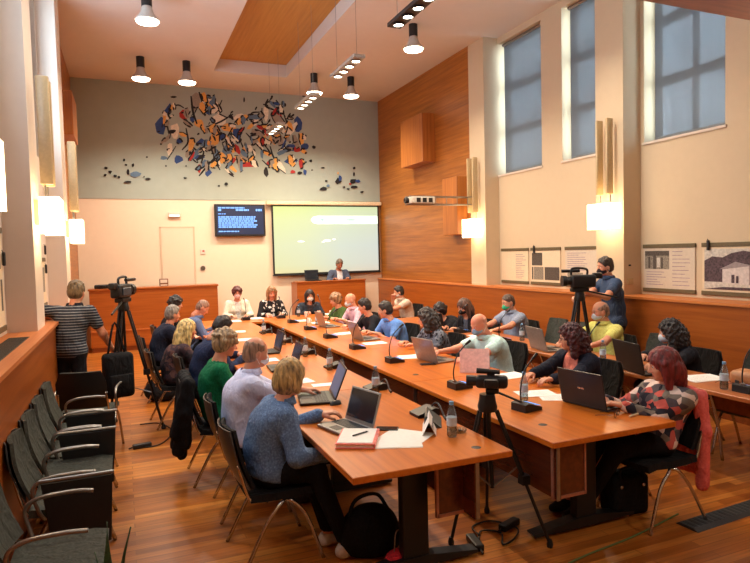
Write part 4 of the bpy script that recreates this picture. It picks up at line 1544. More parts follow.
M_SHADE = shade_mat()
M_FIN = plain('pale_lamp_fin', (190, 166, 124), 0.35, var=0.03)
WL = [(XR, 9.60, -1, 'glowing square wall lamp on the pilaster beside the panelled wall'), (XR, 6.30, -1, 'glowing square wall lamp above the cameraman on the right'),
      (-0.74, 9.80, 1, 'glowing wall lamp farthest along the left wall'), (-0.74, 6.45, 1, 'large glowing wall lamp in the middle of the left wall'), (-0.74, 3.24, 1, 'wall lamp at the left edge of the picture')]
for (x, y, sd, l) in WL:
    t = thing('wall_lamp', l, 'wall lamp', (x, y, 2.15), 0, 'square glowing wall lamps')
    s_ = MB()
    a0, a1 = sorted((sd * 0.05, sd * 0.22))
    hw = 0.21
    th = 0.006
    s_.box((a0, -hw, 0), (a1, -hw + th, 0.34)).box((a0, hw - th, 0), (a1, hw, 0.34))
    f0, f1 = sorted((sd * 0.214, sd * 0.22))
    s_.box((f0, -hw, 0), (f1, hw, 0.34))
    s_.build('shade', M_SHADE, t)
    MB().box((min(0, sd * 0.06), -0.10, 0.1), (max(0, sd * 0.06), 0.10, 0.32)).build('wall_bracket', M_FIN, t)
    for yy in (-0.09, 0.09):
        MB().rbox((min(sd * 0.06, sd * 0.17), yy - 0.02, 0.46), (max(sd * 0.06, sd * 0.17), yy + 0.02, 1.46), 0.015, 2).build('fin', M_FIN, t, smooth=True)
        MB().tube([(sd * 0.10, yy, 0.47), (sd * 0.10, yy, 0.30)], 0.008, 8).build('fin_stem', M_STEEL, t)
    light('wall_lamp_light', 'POINT', (x + sd * 0.13, y, 2.32), 8, (1.0, 0.74, 0.44), 0.08)
# unseen lamps added to brighten the foreground, under the balcony and over its front
for (x, y) in ((0.46, 6.35), (4.66, 6.2)):
    t = thing('ceiling_lamp', 'unseen bell shaped ceiling lamp added just above the frame, in the next row', 'ceiling lamp', (x, y, ZC), 0, 'added ceiling lamps above the frame')
    MB().lathe([(0.0, 0.0), (0.075, 0.0), (0.075, -0.20), (0.0, -0.20)], n=20).build('cap', M_DKMETAL, t, smooth=True)
    MB().lathe([(0.06, -0.19), (0.085, -0.27), (0.165, -0.385), (0.175, -0.41), (0.11, -0.34), (0.05, -0.20)], n=28).build('shade', M_SHADEG, t, smooth='all')
    MB().lathe([(0.0, -0.395), (0.164, -0.397), (0.150, -0.428), (0.0, -0.449)], n=24).build('bulb', M_BULB, t, smooth=True)
    light('lamp_light', 'SPOT', (x, y, ZC - 0.47), 240, WARM, 0.13, (0, 0, 0), 136, 0.8)
for (x, y, e) in ((0.6, 0.9, 70), (4.6, 0.9, 110), (2.6, 0.2, 70)):  # added spots behind the camera, fill light for the foreground floor
    t = thing('ceiling_lamp', 'unseen round lamp added under the balcony to light the foreground', 'ceiling lamp', (x, y, 4.03), 0, 'added lamps under the balcony')
    MB().lathe([(0, 0), (0.12, 0), (0.12, -0.03), (0.0, -0.03)], n=20).build('housing', M_DKMETAL, t)
    light('foreground_fill_light', 'SPOT', (x, y, 3.97), e, WARM, 0.1, (0, 0, 0), 150, 0.6)

# ------------------------------------------------------------------ back wall: mural, screen, television, small fittings
MUR = [('black', (28, 26, 28)), ('blue', (44, 72, 128)), ('red', (168, 44, 40)), ('ochre', (222, 164, 84)), ('white', (222, 214, 194)), ('grey', (150, 140, 126)), ('steel', (92, 118, 142))]
mm = [plain('mural_' + n, c, 0.8) for n, c in MUR]
mur = MB()
_mk = [0]


def paint(poly, c, hold=False):
    _mk[0] += 0 if hold else 1
    y = YB - 0.0125 - 0.00003 * _mk[0]
    mur.prism([at_y(px, py, y) for px, py in poly], (0, -0.0003, 0), c)


def stroke(pts, w, c):
    P = [Vector((a, b, 0)) for a, b in pts]
    P = [Vector(q) for q in curve_pts(P, 4)]
    L, R_ = [], []
    for i, p in enumerate(P):
        t = (P[min(i + 1, len(P) - 1)] - P[max(i - 1, 0)]).normalized()
        ww = w * (0.45 + 0.55 * math.sin(math.pi * (i + 0.6) / (len(P) + 0.2)))
        L.append((p.x - t.y * ww, p.y + t.x * ww))
        R_.append((p.x + t.y * ww, p.y - t.x * ww))
    for i in range(len(P) - 1):
        paint([L[i], L[i + 1], R_[i + 1], R_[i]], c, i > 0)


mr = random.Random(21)


def blob(cx, cy, rx, ry, c, n=8):
    a0 = mr.uniform(0, 6)
    paint([(cx + rx * mr.uniform(0.6, 1.15) * math.cos(a0 - 2 * math.pi * k / n), cy + ry * mr.uniform(0.6, 1.15) * math.sin(a0 - 2 * math.pi * k / n)) for k in range(n)], c)


# generic abstract composition with the colour masses where the wall shows them
for (cx, cy, rx, ry, c) in ((160, 126, 6.5, 11, 1), (167, 112, 3, 5, 1), (184, 115, 5.5, 6, 2), (175, 130, 5, 9, 4), (170, 149, 3.5, 8, 4), (164, 158, 4, 2.2, 6), (178, 159, 5, 5, 1), (199, 123, 5, 5, 3),
                            (196, 103, 5, 12, 5), (208, 104, 5, 8, 4), (213, 110, 7, 4, 3), (229, 128, 8, 5, 3), (214, 140, 6, 9, 3), (221, 158, 5, 6, 3), (238, 133, 6, 6, 1), (205, 143, 8, 4, 6),
                            (199, 157, 7, 3, 1), (230, 160, 7, 5, 2), (248, 165, 9, 3.5, 2), (199, 168, 2.2, 6, 2), (208, 172, 4, 5, 1), (228, 150, 6, 5, 6), (262, 139, 5, 6, 3), (274, 138, 5, 8, 3),
                            (279, 117, 3.5, 7, 2), (286, 128, 5, 5, 3), (298, 125, 4.5, 9, 1), (291, 147, 7, 4, 1), (305, 147, 5, 4, 1), (297, 149, 4, 4, 2), (291, 161, 7, 4, 1), (277, 164, 6, 3.5, 3), (266, 172, 3, 5, 0),
                            (266, 114, 4, 8, 4), (255, 120, 4, 7, 4), (270, 163, 4, 3, 2), (241, 119, 7, 6, 4), (220, 120, 8, 6, 4), (232, 141, 5, 4, 4), (249, 148, 5, 4, 4)):
    blob(cx, cy, rx, ry, c)
for pts, w in ((((170, 108), (167, 122), (170, 138), (176, 140)), 1.5), (((170, 108), (178, 105), (184, 108)), 1.3), (((191, 96), (193, 112), (197, 124), (206, 126)), 1.9), (((199, 92), (203, 104), (205, 116)), 2.0),
               (((206, 127), (220, 122), (233, 114), (243, 121), (246, 133)), 1.5), (((186, 128), (188, 142), (182, 150)), 1.6), (((188, 140), (196, 150), (204, 149), (210, 135)), 1.5), (((205, 140), (203, 156), (200, 168)), 1.4),
               (((214, 158), (204, 170), (199, 176)), 1.6), (((222, 100), (218, 112), (228, 118)), 1.3), (((249, 119), (252, 113), (260, 112)), 1.4), (((249, 119), (255, 123), (262, 119)), 1.4), (((262, 108), (262, 122), (268, 132)), 1.4),
               (((268, 99), (266, 106), (274, 110)), 2.0), (((276, 100), (280, 106), (284, 112)), 1.6), (((282, 110), (286, 120), (288, 130)), 1.3), (((246, 133), (254, 140), (262, 134), (272, 132)), 1.4), (((270, 146), (274, 158), (282, 166)), 1.5),
               (((216, 146), (214, 158), (220, 170)), 1.5), (((232, 128), (226, 142), (232, 152)), 1.3), (((240, 140), (244, 152), (238, 160)), 1.4), (((176, 146), (171, 154), (167, 160)), 1.0), (((262, 160), (270, 166), (280, 160)), 1.2)):
    stroke(pts[:3], w * 0.6, 0)
def inside(x, y):
    return y > 84 + 0.0777 * (x - 68) and any(((x - cx) / rx) ** 2 + ((y - cy) / ry) ** 2 < 1 for cx, cy, rx, ry in
               ((182, 128, 22, 28), (203, 118, 16, 28), (222, 142, 34, 32), (252, 140, 26, 26), (276, 128, 20, 40), (290, 145, 22, 22)))


def facet(x, y, ln, wd, a, c, edge):
    """an elongated angular patch with a dark broken outline"""
    q = []
    for (u, v) in ((-1, -0.5), (-0.2, -1), (0.9, -0.7), (1, 0.4), (0.1, 1), (-0.8, 0.7)):
        u, v = u * ln * mr.uniform(0.75, 1.15), v * wd * mr.uniform(0.6, 1.2)
        q.append((x + u * math.cos(a) - v * math.sin(a), y + u * math.sin(a) + v * math.cos(a)))
    if c is not None:
        paint(q[::-1], c)
    for k in range(6):
        if mr.random() < edge:
            stroke([q[k], ((q[k][0] + q[(k + 1) % 6][0]) / 2 + mr.uniform(-0.5, 0.5), (q[k][1] + q[(k + 1) % 6][1]) / 2 + mr.uniform(-0.5, 0.5)), q[(k + 1) % 6]], mr.uniform(0.5, 1.0), 0)


n_ = 0
while n_ < 34:
    x, y = mr.uniform(165, 300), mr.uniform(98, 172)
    if not inside(x, y):
        continue
    n_ += 1
    facet(x, y, mr.uniform(5, 9.5), mr.uniform(2.2, 4.2), mr.choice((0.9, 1.3, -0.6, -0.9, 0.3, 1.57)) + mr.uniform(-0.3, 0.3), mr.choice((3, 3, 4, 4, 5, 6)), 0.5)
n_ = 0
while n_ < 150:
    x, y = mr.uniform(160, 306), mr.uniform(92, 178)
    if not inside(x, y):
        continue
    n_ += 1
    c = mr.choices((None, 3, 4, 1, 2, 6, 5, 0), (34, 17, 16, 9, 6, 8, 10, 8))[0]
    facet(x, y, mr.uniform(2.5, 6.5), mr.uniform(1.2, 3.0), mr.choice((0.9, 1.3, -0.6, -0.9, 0.3, 1.57)) + mr.uniform(-0.3, 0.3), c, 0.42)
n_ = 0
while n_ < 22:
    x, y = mr.uniform(160, 306), mr.uniform(92, 178)
    if not inside(x, y):
        continue
    n_ += 1
    facet(x, y, mr.uniform(1.5, 3.5), mr.uniform(0.5, 1.1), mr.uniform(0, 3.1), 0, 0.0)
# scattered small figures, left and right
for (x, y, rx, ry, c) in ((106, 168, 2, 1.6, 0), (110, 172, 2.4, 1.8, 0), (115, 176, 2.2, 1.6, 0), (119, 177, 2, 1.5, 0), (105, 175, 1.8, 1.5, 0), (124, 160, 1.3, 1.6, 0), (126, 165, 1.6, 1.4, 0), (133, 165, 1.4, 2.2, 0),
                          (128, 172, 1.6, 3.5, 0), (135, 174, 6, 3, 6), (128, 182, 5, 1.6, 0), (148, 179, 3, 1.2, 0), (144, 177, 1, 1, 0), (147, 157, 1.2, 1, 0), (185, 178, 2, 1.1, 0), (219, 186, 1.5, 1, 0), (226, 184, 2, 2, 0),
                          (174, 97, 3.5, 1.2, 0), (244, 100, 1.2, 3, 0), (166, 166, 1.2, 1, 0), (186, 166, 1, 1, 0), (314, 147, 2.2, 1.8, 0), (304, 96, 2, 1, 0), (311, 161, 2, 1.6, 0), (306, 162, 1.4, 1, 0), (293, 172, 3, 2, 2), (300, 173, 3, 2, 0),
                          (305, 172, 2, 3.4, 1), (312, 170, 1.2, 0.8, 0), (323, 168, 2.2, 0.9, 0), (326, 181, 1.6, 1.1, 0), (324, 189, 4.5, 2.2, 0), (328, 186, 2, 2, 6), (338, 181, 3.5, 3, 0), (340, 178, 2, 3, 1), (338, 173, 1.2, 1.2, 3), (344, 187, 1.5, 1, 0),
                          (354, 168, 1.8, 1.4, 0), (354, 174, 1.3, 2.6, 0), (353, 181, 3.5, 3, 0), (358, 181, 3, 2, 1), (354, 187, 4.5, 2, 0), (362, 192, 2, 1, 0), (348, 189, 2, 1.2, 0), (350, 184, 1.5, 1.2, 2)):
    blob(x, y, rx, ry, c, 7)
o = mur.build('mural', mm)
tag(o, 'abstract mural of black, blue, red and ochre shapes on the grey upper back wall', 'mural')

# projection screen
t = thing('projection_screen', 'pull down projection screen with a pale green slide behind the speaker', 'projection screen', (4.645, 14.10, 0))


def slide_mat():
    m, nt, b = new_mat('projected_slide')
    tc = node(nt, 'ShaderNodeTexCoord')
    sp = node(nt, 'ShaderNodeSeparateXYZ')
    nt.links.new(tc.outputs['Generated'], sp.inputs[0])
    h = ramp(nt, sp.outputs['X'], [(0.0, (226, 238, 130)), (0.3, (224, 238, 160)), (0.62, (206, 226, 200)), (1.0, (200, 214, 206))])
    v = ramp(nt, sp.outputs['Z'], [(0.0, (236, 206, 176)), (0.12, (226, 222, 206)), (0.4, (220, 228, 220)), (0.8, (228, 240, 190)), (1.0, (222, 244, 140))])
    mx = node(nt, 'ShaderNodeMix', data_type='RGBA')
    mx.inputs[0].default_value = 0.5
    nt.links.new(h, mx.inputs[6])
    nt.links.new(v, mx.inputs[7])
    b.inputs['Base Color'].default_value = (0.1, 0.1, 0.1, 1)
    nt.links.new(mx.outputs[2], b.inputs['Emission Color'])
    b.inputs['Emission Strength'].default_value = 0.85
    b.inputs['Roughness'].default_value = 0.9
    return m


MB().box((-1.375, -0.004, 1.44), (1.375, 0.004, 3.10)).build('frame', M_BLACK, t)
sf = MB().box((-1.335, -0.007, 1.475), (1.335, -0.004, 3.07)).build('slide', slide_mat(), t)
band = [(-0.42, 0.0), (-0.36, 0.075), (-0.25, 0.10), (1.335, 0.10), (1.335, -0.10), (-0.25, -0.10), (-0.36, -0.075)]
MB().prism([(x, -0.0075, 2.745 + z) for x, z in band][::-1], (0, -0.0006, 0)).build('slide_band', emit('slide_white', (222, 250, 240), 0.8), sf)
mk = MB()
for (x, z, rx, rz) in ((-0.13, 2.745, 0.05, 0.035), (0.62, 2.745, 0.16, 0.022), (0.35, 2.745, 0.05, 0.02)):
    mk.prism([(x + rx * math.cos(-a), -0.0082, z + rz * math.sin(-a)) for a in np.linspace(0, 6.0, 12)], (0, -0.0004, 0))
mk.build('slide_marks', emit('slide_grey_green', (150, 205, 185), 0.6), sf)
mk = MB()
for (x, z, rx, rz) in ((-0.68, 2.23, 0.09, 0.02), (-0.02, 2.24, 0.10, 0.03), (0.16, 2.27, 0.05, 0.02), (-0.12, 2.21, 0.04, 0.015)):
    mk.prism([(x + rx * math.cos(-a), -0.0078, z + rz * math.sin(-a)) for a in np.linspace(0, 6.0, 12)], (0, -0.0004, 0))
mk.build('slide_marks', emit('slide_pale', (240, 244, 238), 0.7), sf)
MB().rbox((-1.50, -0.06, 3.10), (1.44, 0.07, 3.19), 0.02, 2).build('housing', plain('cream_screen_case', (226, 204, 168), 0.5), t)
MB().tube([(-1.39, 0, 1.43), (1.39, 0, 1.43)], 0.016, 10).build('bottom_bar', M_DKMETAL, t)

# television with lines of blue text
t = thing('television', 'wall mounted black television showing lines of blue text', 'television', (2.535, 14.11, 2.74))
MB().rbox((-0.58, -0.03, -0.37), (0.58, 0.04, 0.37), 0.012, 2).build('bezel', M_BLACK, t)
sc = MB().box((-0.535, -0.033, -0.325), (0.535, -0.030, 0.33)).build('screen', emit('tv_dark_blue', (14, 28, 58), 0.8), t)
tx = MB()
tr = random.Random(5)
rows = [(0.285, -0.50, 0.10, 0.03), (0.235, -0.10, 0.20, 0.04), (0.235, 0.36, 0.50, 0.05), (0.235, -0.50, -0.42, 0.05), (0.145, -0.50, -0.33, 0.018)]
rows += [(0.075 - 0.046 * k, -0.50, (0.36, 0.33, 0.38, 0.30, 0.39, 0.37)[k], 0.034) for k in range(6)] + [(-0.255, -0.50, -0.04, 0.026)]
for (z, x0, x1, hh) in rows:
    x = x0
    while x < x1:
        wd = tr.uniform(0.03, 0.10)
        tx.box((x, -0.0345, z - hh / 2), (min(x + wd, x1), -0.033, z + hh / 2))
        x += wd + 0.012
tx.build('print', emit('tv_text_blue', (96, 150, 232), 0.9), sc)
MB().box((-0.2, 0.04, -0.15), (0.2, 0.09, 0.15)).build('wall_mount', M_DKMETAL, t)

t = thing('exit_light', 'small white emergency light above the flush door', 'light', (1.09, YB - 0.012, 2.87))
MB().rbox((-0.13, -0.05, -0.055), (0.13, 0.0, 0.055), 0.012, 2).build('case', M_WHITE, t)
MB().box((-0.11, -0.052, -0.045), (0.11, -0.05, 0.0)).build('diffuser', emit('exit_glow', (255, 238, 214), 0.9), t)
t = thing('wall_switch', 'small white and red switch plate right of the flush door', 'switch', (1.68, YB, 2.03))
MB().rbox((-0.06, -0.015, -0.06), (0.06, 0, 0.06), 0.006, 1).build('plate', M_WHITE, t)
MB().box((-0.01, -0.018, 0.0), (0.035, -0.015, 0.035)).build('button', plain('red_plastic', (170, 60, 50), 0.5), t)
t = thing('thermostat', 'round dark wall knob below the switch plate', 'thermostat', (1.67, YB, 1.66))
Mw = Matrix.Rotation(R90, 4, 'X')
MB().lathe([(0, 0), (0.055, 0), (0.05, 0.03), (0, 0.03)], M=Mw).build('dial', plain('bronze_knob', (84, 70, 58), 0.5), t)
MB().lathe([(0, 0), (0.07, 0), (0.07, 0.008), (0, 0.008)], M=Mw).build('plate', M_WHITE, t)
t = thing('desk_clock', 'small brown and white desk clock standing on the podium', 'clock', (0.78, 13.62, 1.31))
MB().rbox((-0.09, -0.03, 0), (0.09, 0.03, 0.16), 0.01, 1).build('case', plain('brown_case', (120, 72, 44), 0.4), t)
MB().box((-0.07, -0.033, 0.07), (0.07, -0.03, 0.14)).box((-0.07, -0.033, 0.01), (0.07, -0.03, 0.04)).build('face', M_WHITE, t)
t = thing('document_bag', 'flat black case lying on the podium beside the left wall', 'case', (-0.42, 13.62, 1.31))
MB().rbox((-0.15, -0.10, 0), (0.15, 0.12, 0.08), 0.02, 2).build('body', M_BLACK, t)
MB().tube(curve_pts([(-0.06, -0.10, 0.05), (-0.05, -0.13, 0.06), (0.05, -0.13, 0.06), (0.06, -0.10, 0.05)], 4), 0.008).build('handle', M_BLACK, t)

# projector on its lattice arm, right wall
t = thing('projector', 'white projector hung from a lattice arm on the panelled right wall', 'projector', (4.72, 9.75, 2.84))
g = MB()
for (yy, zz) in ((-0.08, 0.06), (0.08, 0.06), (-0.08, -0.08), (0.08, -0.08)):
    g.tube([(0.0, yy, zz), (1.38, yy, zz)], 0.011, 8)
for k in range(6):
    x = 0.1 + k * 0.22
    g.tube([(x, -0.08, 0.06), (x + 0.2, 0.08, 0.06)], 0.006, 6)
    g.tube([(x, -0.08, 0.06), (x, -0.08, -0.08)], 0.006, 6)
g.box((1.36, -0.12, -0.12), (1.38, 0.12, 0.10))
g.build('arm', M_STEEL, t)
MB().rbox((0.02, -0.14, -0.07), (0.50, 0.14, 0.05), 0.02, 2).build('body', plain('projector_white', (206, 198, 184), 0.45), t)
g = MB()
for k in range(3):
    g.box((0.12 + k * 0.12, -0.143, -0.05), (0.20 + k * 0.12, -0.14, 0.03))
g.build('vent', M_DKMETAL, t)
Ml = Matrix.Translation((0.02, -0.0, -0.01)) @ Matrix.Rotation(-R90, 4, 'Y')
MB().lathe([(0.05, 0), (0.055, 0.06), (0.045, 0.07), (0.0, 0.055)], M=Ml).build('lens', M_BLACK, t, smooth=True)

# ------------------------------------------------------------------ posters below the windows
M_BAR = plain('olive_brown_rail', (98, 84, 56), 0.6)
M_BOARD = plain('cream_poster_paper', (222, 204, 172), 0.8, var=0.02)
M_BOARD2 = plain('grey_poster_paper', (206, 192, 172), 0.8, var=0.02)
gp = [plain('photo_dark', (74, 66, 58), 0.7, var=0.4, scale=14), plain('photo_mid', (128, 120, 106), 0.7, var=0.3, scale=14), plain('photo_light', (196, 190, 178), 0.7, var=0.1), plain('ink_mauve', (150, 128, 140), 0.8, var=0.1),
      plain('photo_violet_dark', (72, 56, 62), 0.7, var=0.35, scale=9), plain('house_white', (206, 196, 190), 0.7), plain('house_shade', (150, 138, 138), 0.7)]


def poster(label, y0, y1, z0, z1, x, pics, lines=(), sd=-1, board=None):
    """framed sheet hung between two rails; pics = [(u0, v0, u1, v1, mat)] in sheet fractions, u from the far edge"""
    t = thing('poster', label, 'poster', (x, (y0 + y1) / 2, z0), 0, 'posters hung below the windows')
    W, H = y1 - y0, z1 - z0
    y_ = lambda u: W / 2 - u * W
    MB().box((min(0.004 * sd, 0.012 * sd), -W / 2, 0), (max(0.004 * sd, 0.012 * sd), W / 2, H)).build('sheet', board or M_BOARD, t)
    for zz in (0.0, H - 0.05):
        MB().rbox((min(0, 0.022 * sd), -W / 2 - 0.01, zz), (max(0, 0.022 * sd), W / 2 + 0.01, zz + 0.05), 0.004, 1).build('rail', M_BAR, t)
    for q, pc in enumerate(pics):
        poly = pc[0] if isinstance(pc[0], list) else [(pc[0], pc[1]), (pc[2], pc[1]), (pc[2], pc[3]), (pc[0], pc[3])]
        m = pc[-1]
        xx = sd * (0.0125 + 0.0006 * q)
        MB().prism([(xx, y_(u), v * H) for u, v in poly], (sd * 0.0005, 0, 0)).build('picture', m, t)
    if lines:
        g = MB()
        for (u0, u1, v) in lines:
            g.box((min(sd * 0.0125, sd * 0.0135), y_(u1), v * H - 0.004), (max(sd * 0.0125, sd * 0.0135), y_(u0), v * H + 0.004))
        g.build('print', gp[3], t)
    return t


PX = XWR - 0.002
lr = random.Random(3)
tl = lambda u0, u1, v0, v1, n: [(u0, lr.uniform((u0 + u1) / 2, u1), v0 + (v1 - v0) * k / max(1, n - 1)) for k in range(n)]
poster('cream poster with a faint column of text, leftmost under the right windows', 8.50, 9.28, 1.31, 1.93, PX, [], tl(0.55, 0.92, 0.16, 0.82, 14))
poster('poster with three grey photographs under the right windows', 7.68, 8.42, 1.31, 1.93, PX, [(0.03, 0.52, 0.40, 0.86, gp[0]), (0.10, 0.14, 0.44, 0.48, gp[1]), (0.48, 0.14, 0.97, 0.48, gp[0]), (0.03, 0.14, 0.08, 0.48, gp[0])])
poster('poster with printed lines behind the video camera on the right', 6.78, 7.56, 1.31, 1.93, PX, [(0.06, 0.12, 0.5, 0.36, gp[1])], tl(0.06, 0.66, 0.42, 0.84, 9), board=M_BOARD2)
poster('poster with a street photograph and a plan, right of the cameraman', 5.24, 6.02, 1.31, 1.93, PX,
       [(0.03, 0.48, 0.52, 0.86, gp[1]), (0.03, 0.76, 0.52, 0.86, gp[0]), (0.10, 0.50, 0.14, 0.74, gp[0]), (0.20, 0.48, 0.26, 0.76, gp[0]), (0.36, 0.50, 0.40, 0.72, gp[0]), (0.28, 0.52, 0.34, 0.72, gp[2])],
       tl(0.06, 0.48, 0.16, 0.42, 6) + tl(0.58, 0.92, 0.16, 0.84, 10), board=M_BOARD2)
hz = [[(0.03, 0.12), (0.97, 0.12), (0.97, 0.60), (0.85, 0.70), (0.70, 0.80), (0.55, 0.84), (0.40, 0.80), (0.28, 0.72), (0.14, 0.74), (0.03, 0.66)], gp[4]]
poster('poster with a photograph of a white house before a dark hill, at the right edge', 4.20, 5.14, 1.31, 1.93, PX,
       [(0.03, 0.12, 0.97, 0.88, gp[2]), hz, (0.03, 0.12, 0.97, 0.26, gp[2]), ([(0.28, 0.25), (0.62, 0.22), (0.62, 0.56), (0.28, 0.50)], gp[5]), ([(0.62, 0.22), (0.88, 0.27), (0.88, 0.52), (0.62, 0.56)], gp[6]),
        ([(0.24, 0.50), (0.45, 0.64), (0.66, 0.57), (0.90, 0.52), (0.62, 0.56)], gp[6]), (0.40, 0.25, 0.44, 0.40, gp[4]), (0.46, 0.25, 0.49, 0.38, gp[4]), ([(0.03, 0.12), (0.97, 0.12), (0.97, 0.17), (0.3, 0.17)], gp[4])])
LXP = XWL + 0.002
poster('poster with small dark photographs at the left edge of the picture', 5.10, 6.05, 1.31, 2.20, LXP, [(0.1, 0.6, 0.45, 0.8, gp[0]), (0.06, 0.2, 0.14, 0.5, gp[0]), (0.5, 0.2, 0.9, 0.6, gp[1])], sd=1)
poster('narrow seen poster on the left wall between the two wall lamps', 8.2, 9.1, 1.31, 1.95, LXP, [(0.1, 0.3, 0.5, 0.8, gp[1])], sd=1)
for (x, y, z, l) in ((PX - 0.03, 8.32, 1.90, 'small black clip on the poster with three photographs'), (PX - 0.03, 5.05, 1.90, 'small black clip on the white house poster'), (LXP + 0.03, 6.02, 1.93, 'black clip on the poster at the left edge'),
                     (LXP + 0.03, 9.05, 2.05, 'upper black clip on the left wall between the lamps'), (LXP + 0.03, 9.05, 1.80, 'lower black clip on the left wall between the lamps')):
    t = thing('binder_clip', l, 'clip', (x, y, z), 0, 'black clips holding the posters')
    MB().rbox((-0.012, -0.018, -0.06), (0.012, 0.018, 0.06), 0.006, 1).build('jaw', M_BLACK, t)
    MB().tube(curve_pts([(0, -0.01, 0.05), (-0.012, 0, 0.075), (0, 0.01, 0.05)], 4), 0.003, 6).build('lever', M_BLACK, t)
t = thing('wall_sensor', 'small dark sensor and socket on the pilaster right of the cameraman', 'sensor', (XR + 0.1, 6.08, 1.45))
MB().rbox((-0.05, -0.02, -0.04), (0.05, 0, 0.04), 0.006, 1).build('socket', M_FIN, t)
MB().lathe([(0, 0), (0.02, 0), (0.018, 0.02), (0, 0.022)], (0, 0.0, 0.20), M=None).build('bulb', M_BLACK, t)
# ------------------------------------------------------------------ things on the tables
TZ = 0.74
M_SCREEN = plain('dark_screen', (30, 36, 44), 0.12, var=0.05)
M_SCREENB = emit('screen_blue', (70, 84, 112), 0.45)
M_LAPB = plain('laptop_black', (26, 25, 26), 0.35, var=0.08)
M_LAPG = plain('laptop_silver', (150, 146, 140), 0.3, 0.5, var=0.04)
M_KEYS = plain('keyboard_keys', (34, 34, 36), 0.5)


def laptop(label, x, y, face, lid=105, col=None, screen=None, w=0.36, d=0.25, badge=False, z=TZ):
    """face: heading the user looks along; hinge on the far side"""
    col = col or M_LAPB
    t = thing('laptop', label, 'laptop', (x, y, z), math.radians(face) - R90, 'laptops on the tables')
    MB().rbox((-w / 2, -d / 2, 0.004), (w / 2, d / 2, 0.022), 0.006, 2).build('base', col, t)
    g = MB()
    for r in range(5):
        for q in range(13):
            g.box((-w * 0.44 + q * w * 0.88 / 13, -0.01 + r * 0.021, 0.022), (-w * 0.44 + (q + 0.85) * w * 0.88 / 13, 0.007 + r * 0.021, 0.0245))
    g.box((-0.05, -d / 2 + 0.02, 0.022), (0.05, -0.03, 0.0232))
    g.build('keyboard', M_KEYS, t)
    M = Matrix.Translation((0, d / 2, 0.02)) @ Matrix.Rotation(math.radians(lid - 90) * -1, 4, 'X')
    l = MB()
    l.rbox((-w / 2, -0.004, 0), (w / 2, 0.006, d), 0.004, 2, M=M)
    l = l.build('lid', col, t)
    b = MB()
    b.mbox(M @ Matrix.Translation((0, -0.0048, d / 2 + 0.005)), (w * 0.92, 0.0012, d * 0.84))
    b.build('screen', screen or M_SCREEN, l)
    if badge:
        b = MB()
        for q, xx in enumerate((-0.021, -0.007, 0.007, 0.021)):
            b.mbox(M @ Matrix.Translation((xx, 0.0068, d / 2)), (0.010, 0.001, 0.012))
        b.build('badge', M_CHROME, l)
    return t


# the laptop screens in the left row face the people there (heading 0); in the other rows heading 180
laptop('open silver laptop with a dark screen before the woman in the denim jacket', 1.31, 3.73, 14, 108, M_LAPG, M_SCREEN, 0.33, 0.23)
laptop('open black laptop with a blue grey screen before the lavender shirt', 1.38, 4.62, -12, 112, M_LAPB, M_SCREENB, 0.40, 0.27)
laptop('open dark laptop before the woman in the green top', 1.45, 6.05, -4, 108, M_LAPB, M_SCREEN)
laptop('open black laptop before the man in the navy suit', 1.55, 7.15, 0, 104, M_LAPB, M_SCREEN, 0.34, 0.24)
laptop('open laptop with painted brown reflection under the hands of the mint shirt man', 3.05, 5.66, 190, 108, M_LAPG, emit('screen_brown_reflection', (150, 84, 50), 0.35), 0.36, 0.25)  # brown screen glow stands in for an orange reflection
laptop('open pale laptop before the man in the bright blue shirt', 3.0, 7.55, 184, 112, M_LAPG, emit('screen_pink', (190, 160, 150), 0.3), 0.36, 0.25)
laptop('pale laptop before the man in the pink shirt', 3.02, 9.2, 184, 106, M_LAPG, emit('screen_white', (210, 200, 190), 0.4), 0.34, 0.24)
laptop('large black laptop with its back to the camera before the dark red hair', 3.19, 3.46, 189, 102, M_LAPB, M_SCREENB, 0.40, 0.26, badge=True)
laptop('grey laptop seen from behind on the side table behind the maroon curls', 4.50, 5.62, 172, 105, M_LAPG, M_SCREEN, 0.38, 0.26)
laptop('black laptop seen from behind before the woman in black by the wall', 4.44, 4.18, 168, 102, M_LAPB, M_SCREENB, 0.42, 0.28)
laptop('black laptop before the woman with the black mask', 4.42, 7.90, 184, 104, M_LAPB, M_SCREENB, 0.36, 0.25)
laptop('black laptop standing on the lectern counter left of the speaker', 4.10, 13.60, 90, 100, M_LAPB, M_SCREEN, 0.34, 0.24, z=1.29)


def mic_proto():
    t = thing('microphone', 'proto', 'microphone', (0, 0, TZ), 0, 'gooseneck microphone units')
    g = MB()
    g.prism([(-0.07, -0.085, 0), (-0.07, 0.085, 0), (-0.07, 0.085, 0.055), (-0.07, 0.05, 0.062), (-0.07, -0.085, 0.022)], (0.14, 0, 0))
    b = g.build('base', M_BLACK, t)
    g = MB()
    for k in range(3):
        g.mbox(Matrix.Translation((-0.035 + 0.035 * k, -0.02, 0.045)) @ Matrix.Rotation(0.29, 4, 'X'), (0.02, 0.02, 0.006))
    g.build('button', M_STEEL, b)
    p = curve_pts([(0.0, 0.055, 0.055), (0.0, 0.06, 0.15), (0.0, 0.02, 0.28), (0.0, -0.07, 0.37)], 5)
    MB().tube(p, 0.0055, 8).build('gooseneck', M_BLACK, t, smooth='all')
    MB().tube([(0.0, -0.066, 0.366), (0.0, -0.112, 0.395)], [0.010, 0.012], 10).build('microphone_head', M_DKMETAL, t, smooth=True)
    MB().lathe([(0.018, 0), (0.018, 0.016), (0.009, 0.02)], (0, 0.055, 0.055), 14).build('neck_collar', M_STEEL, t, smooth=True)
    return t


MP = mic_proto()
_first = [True]


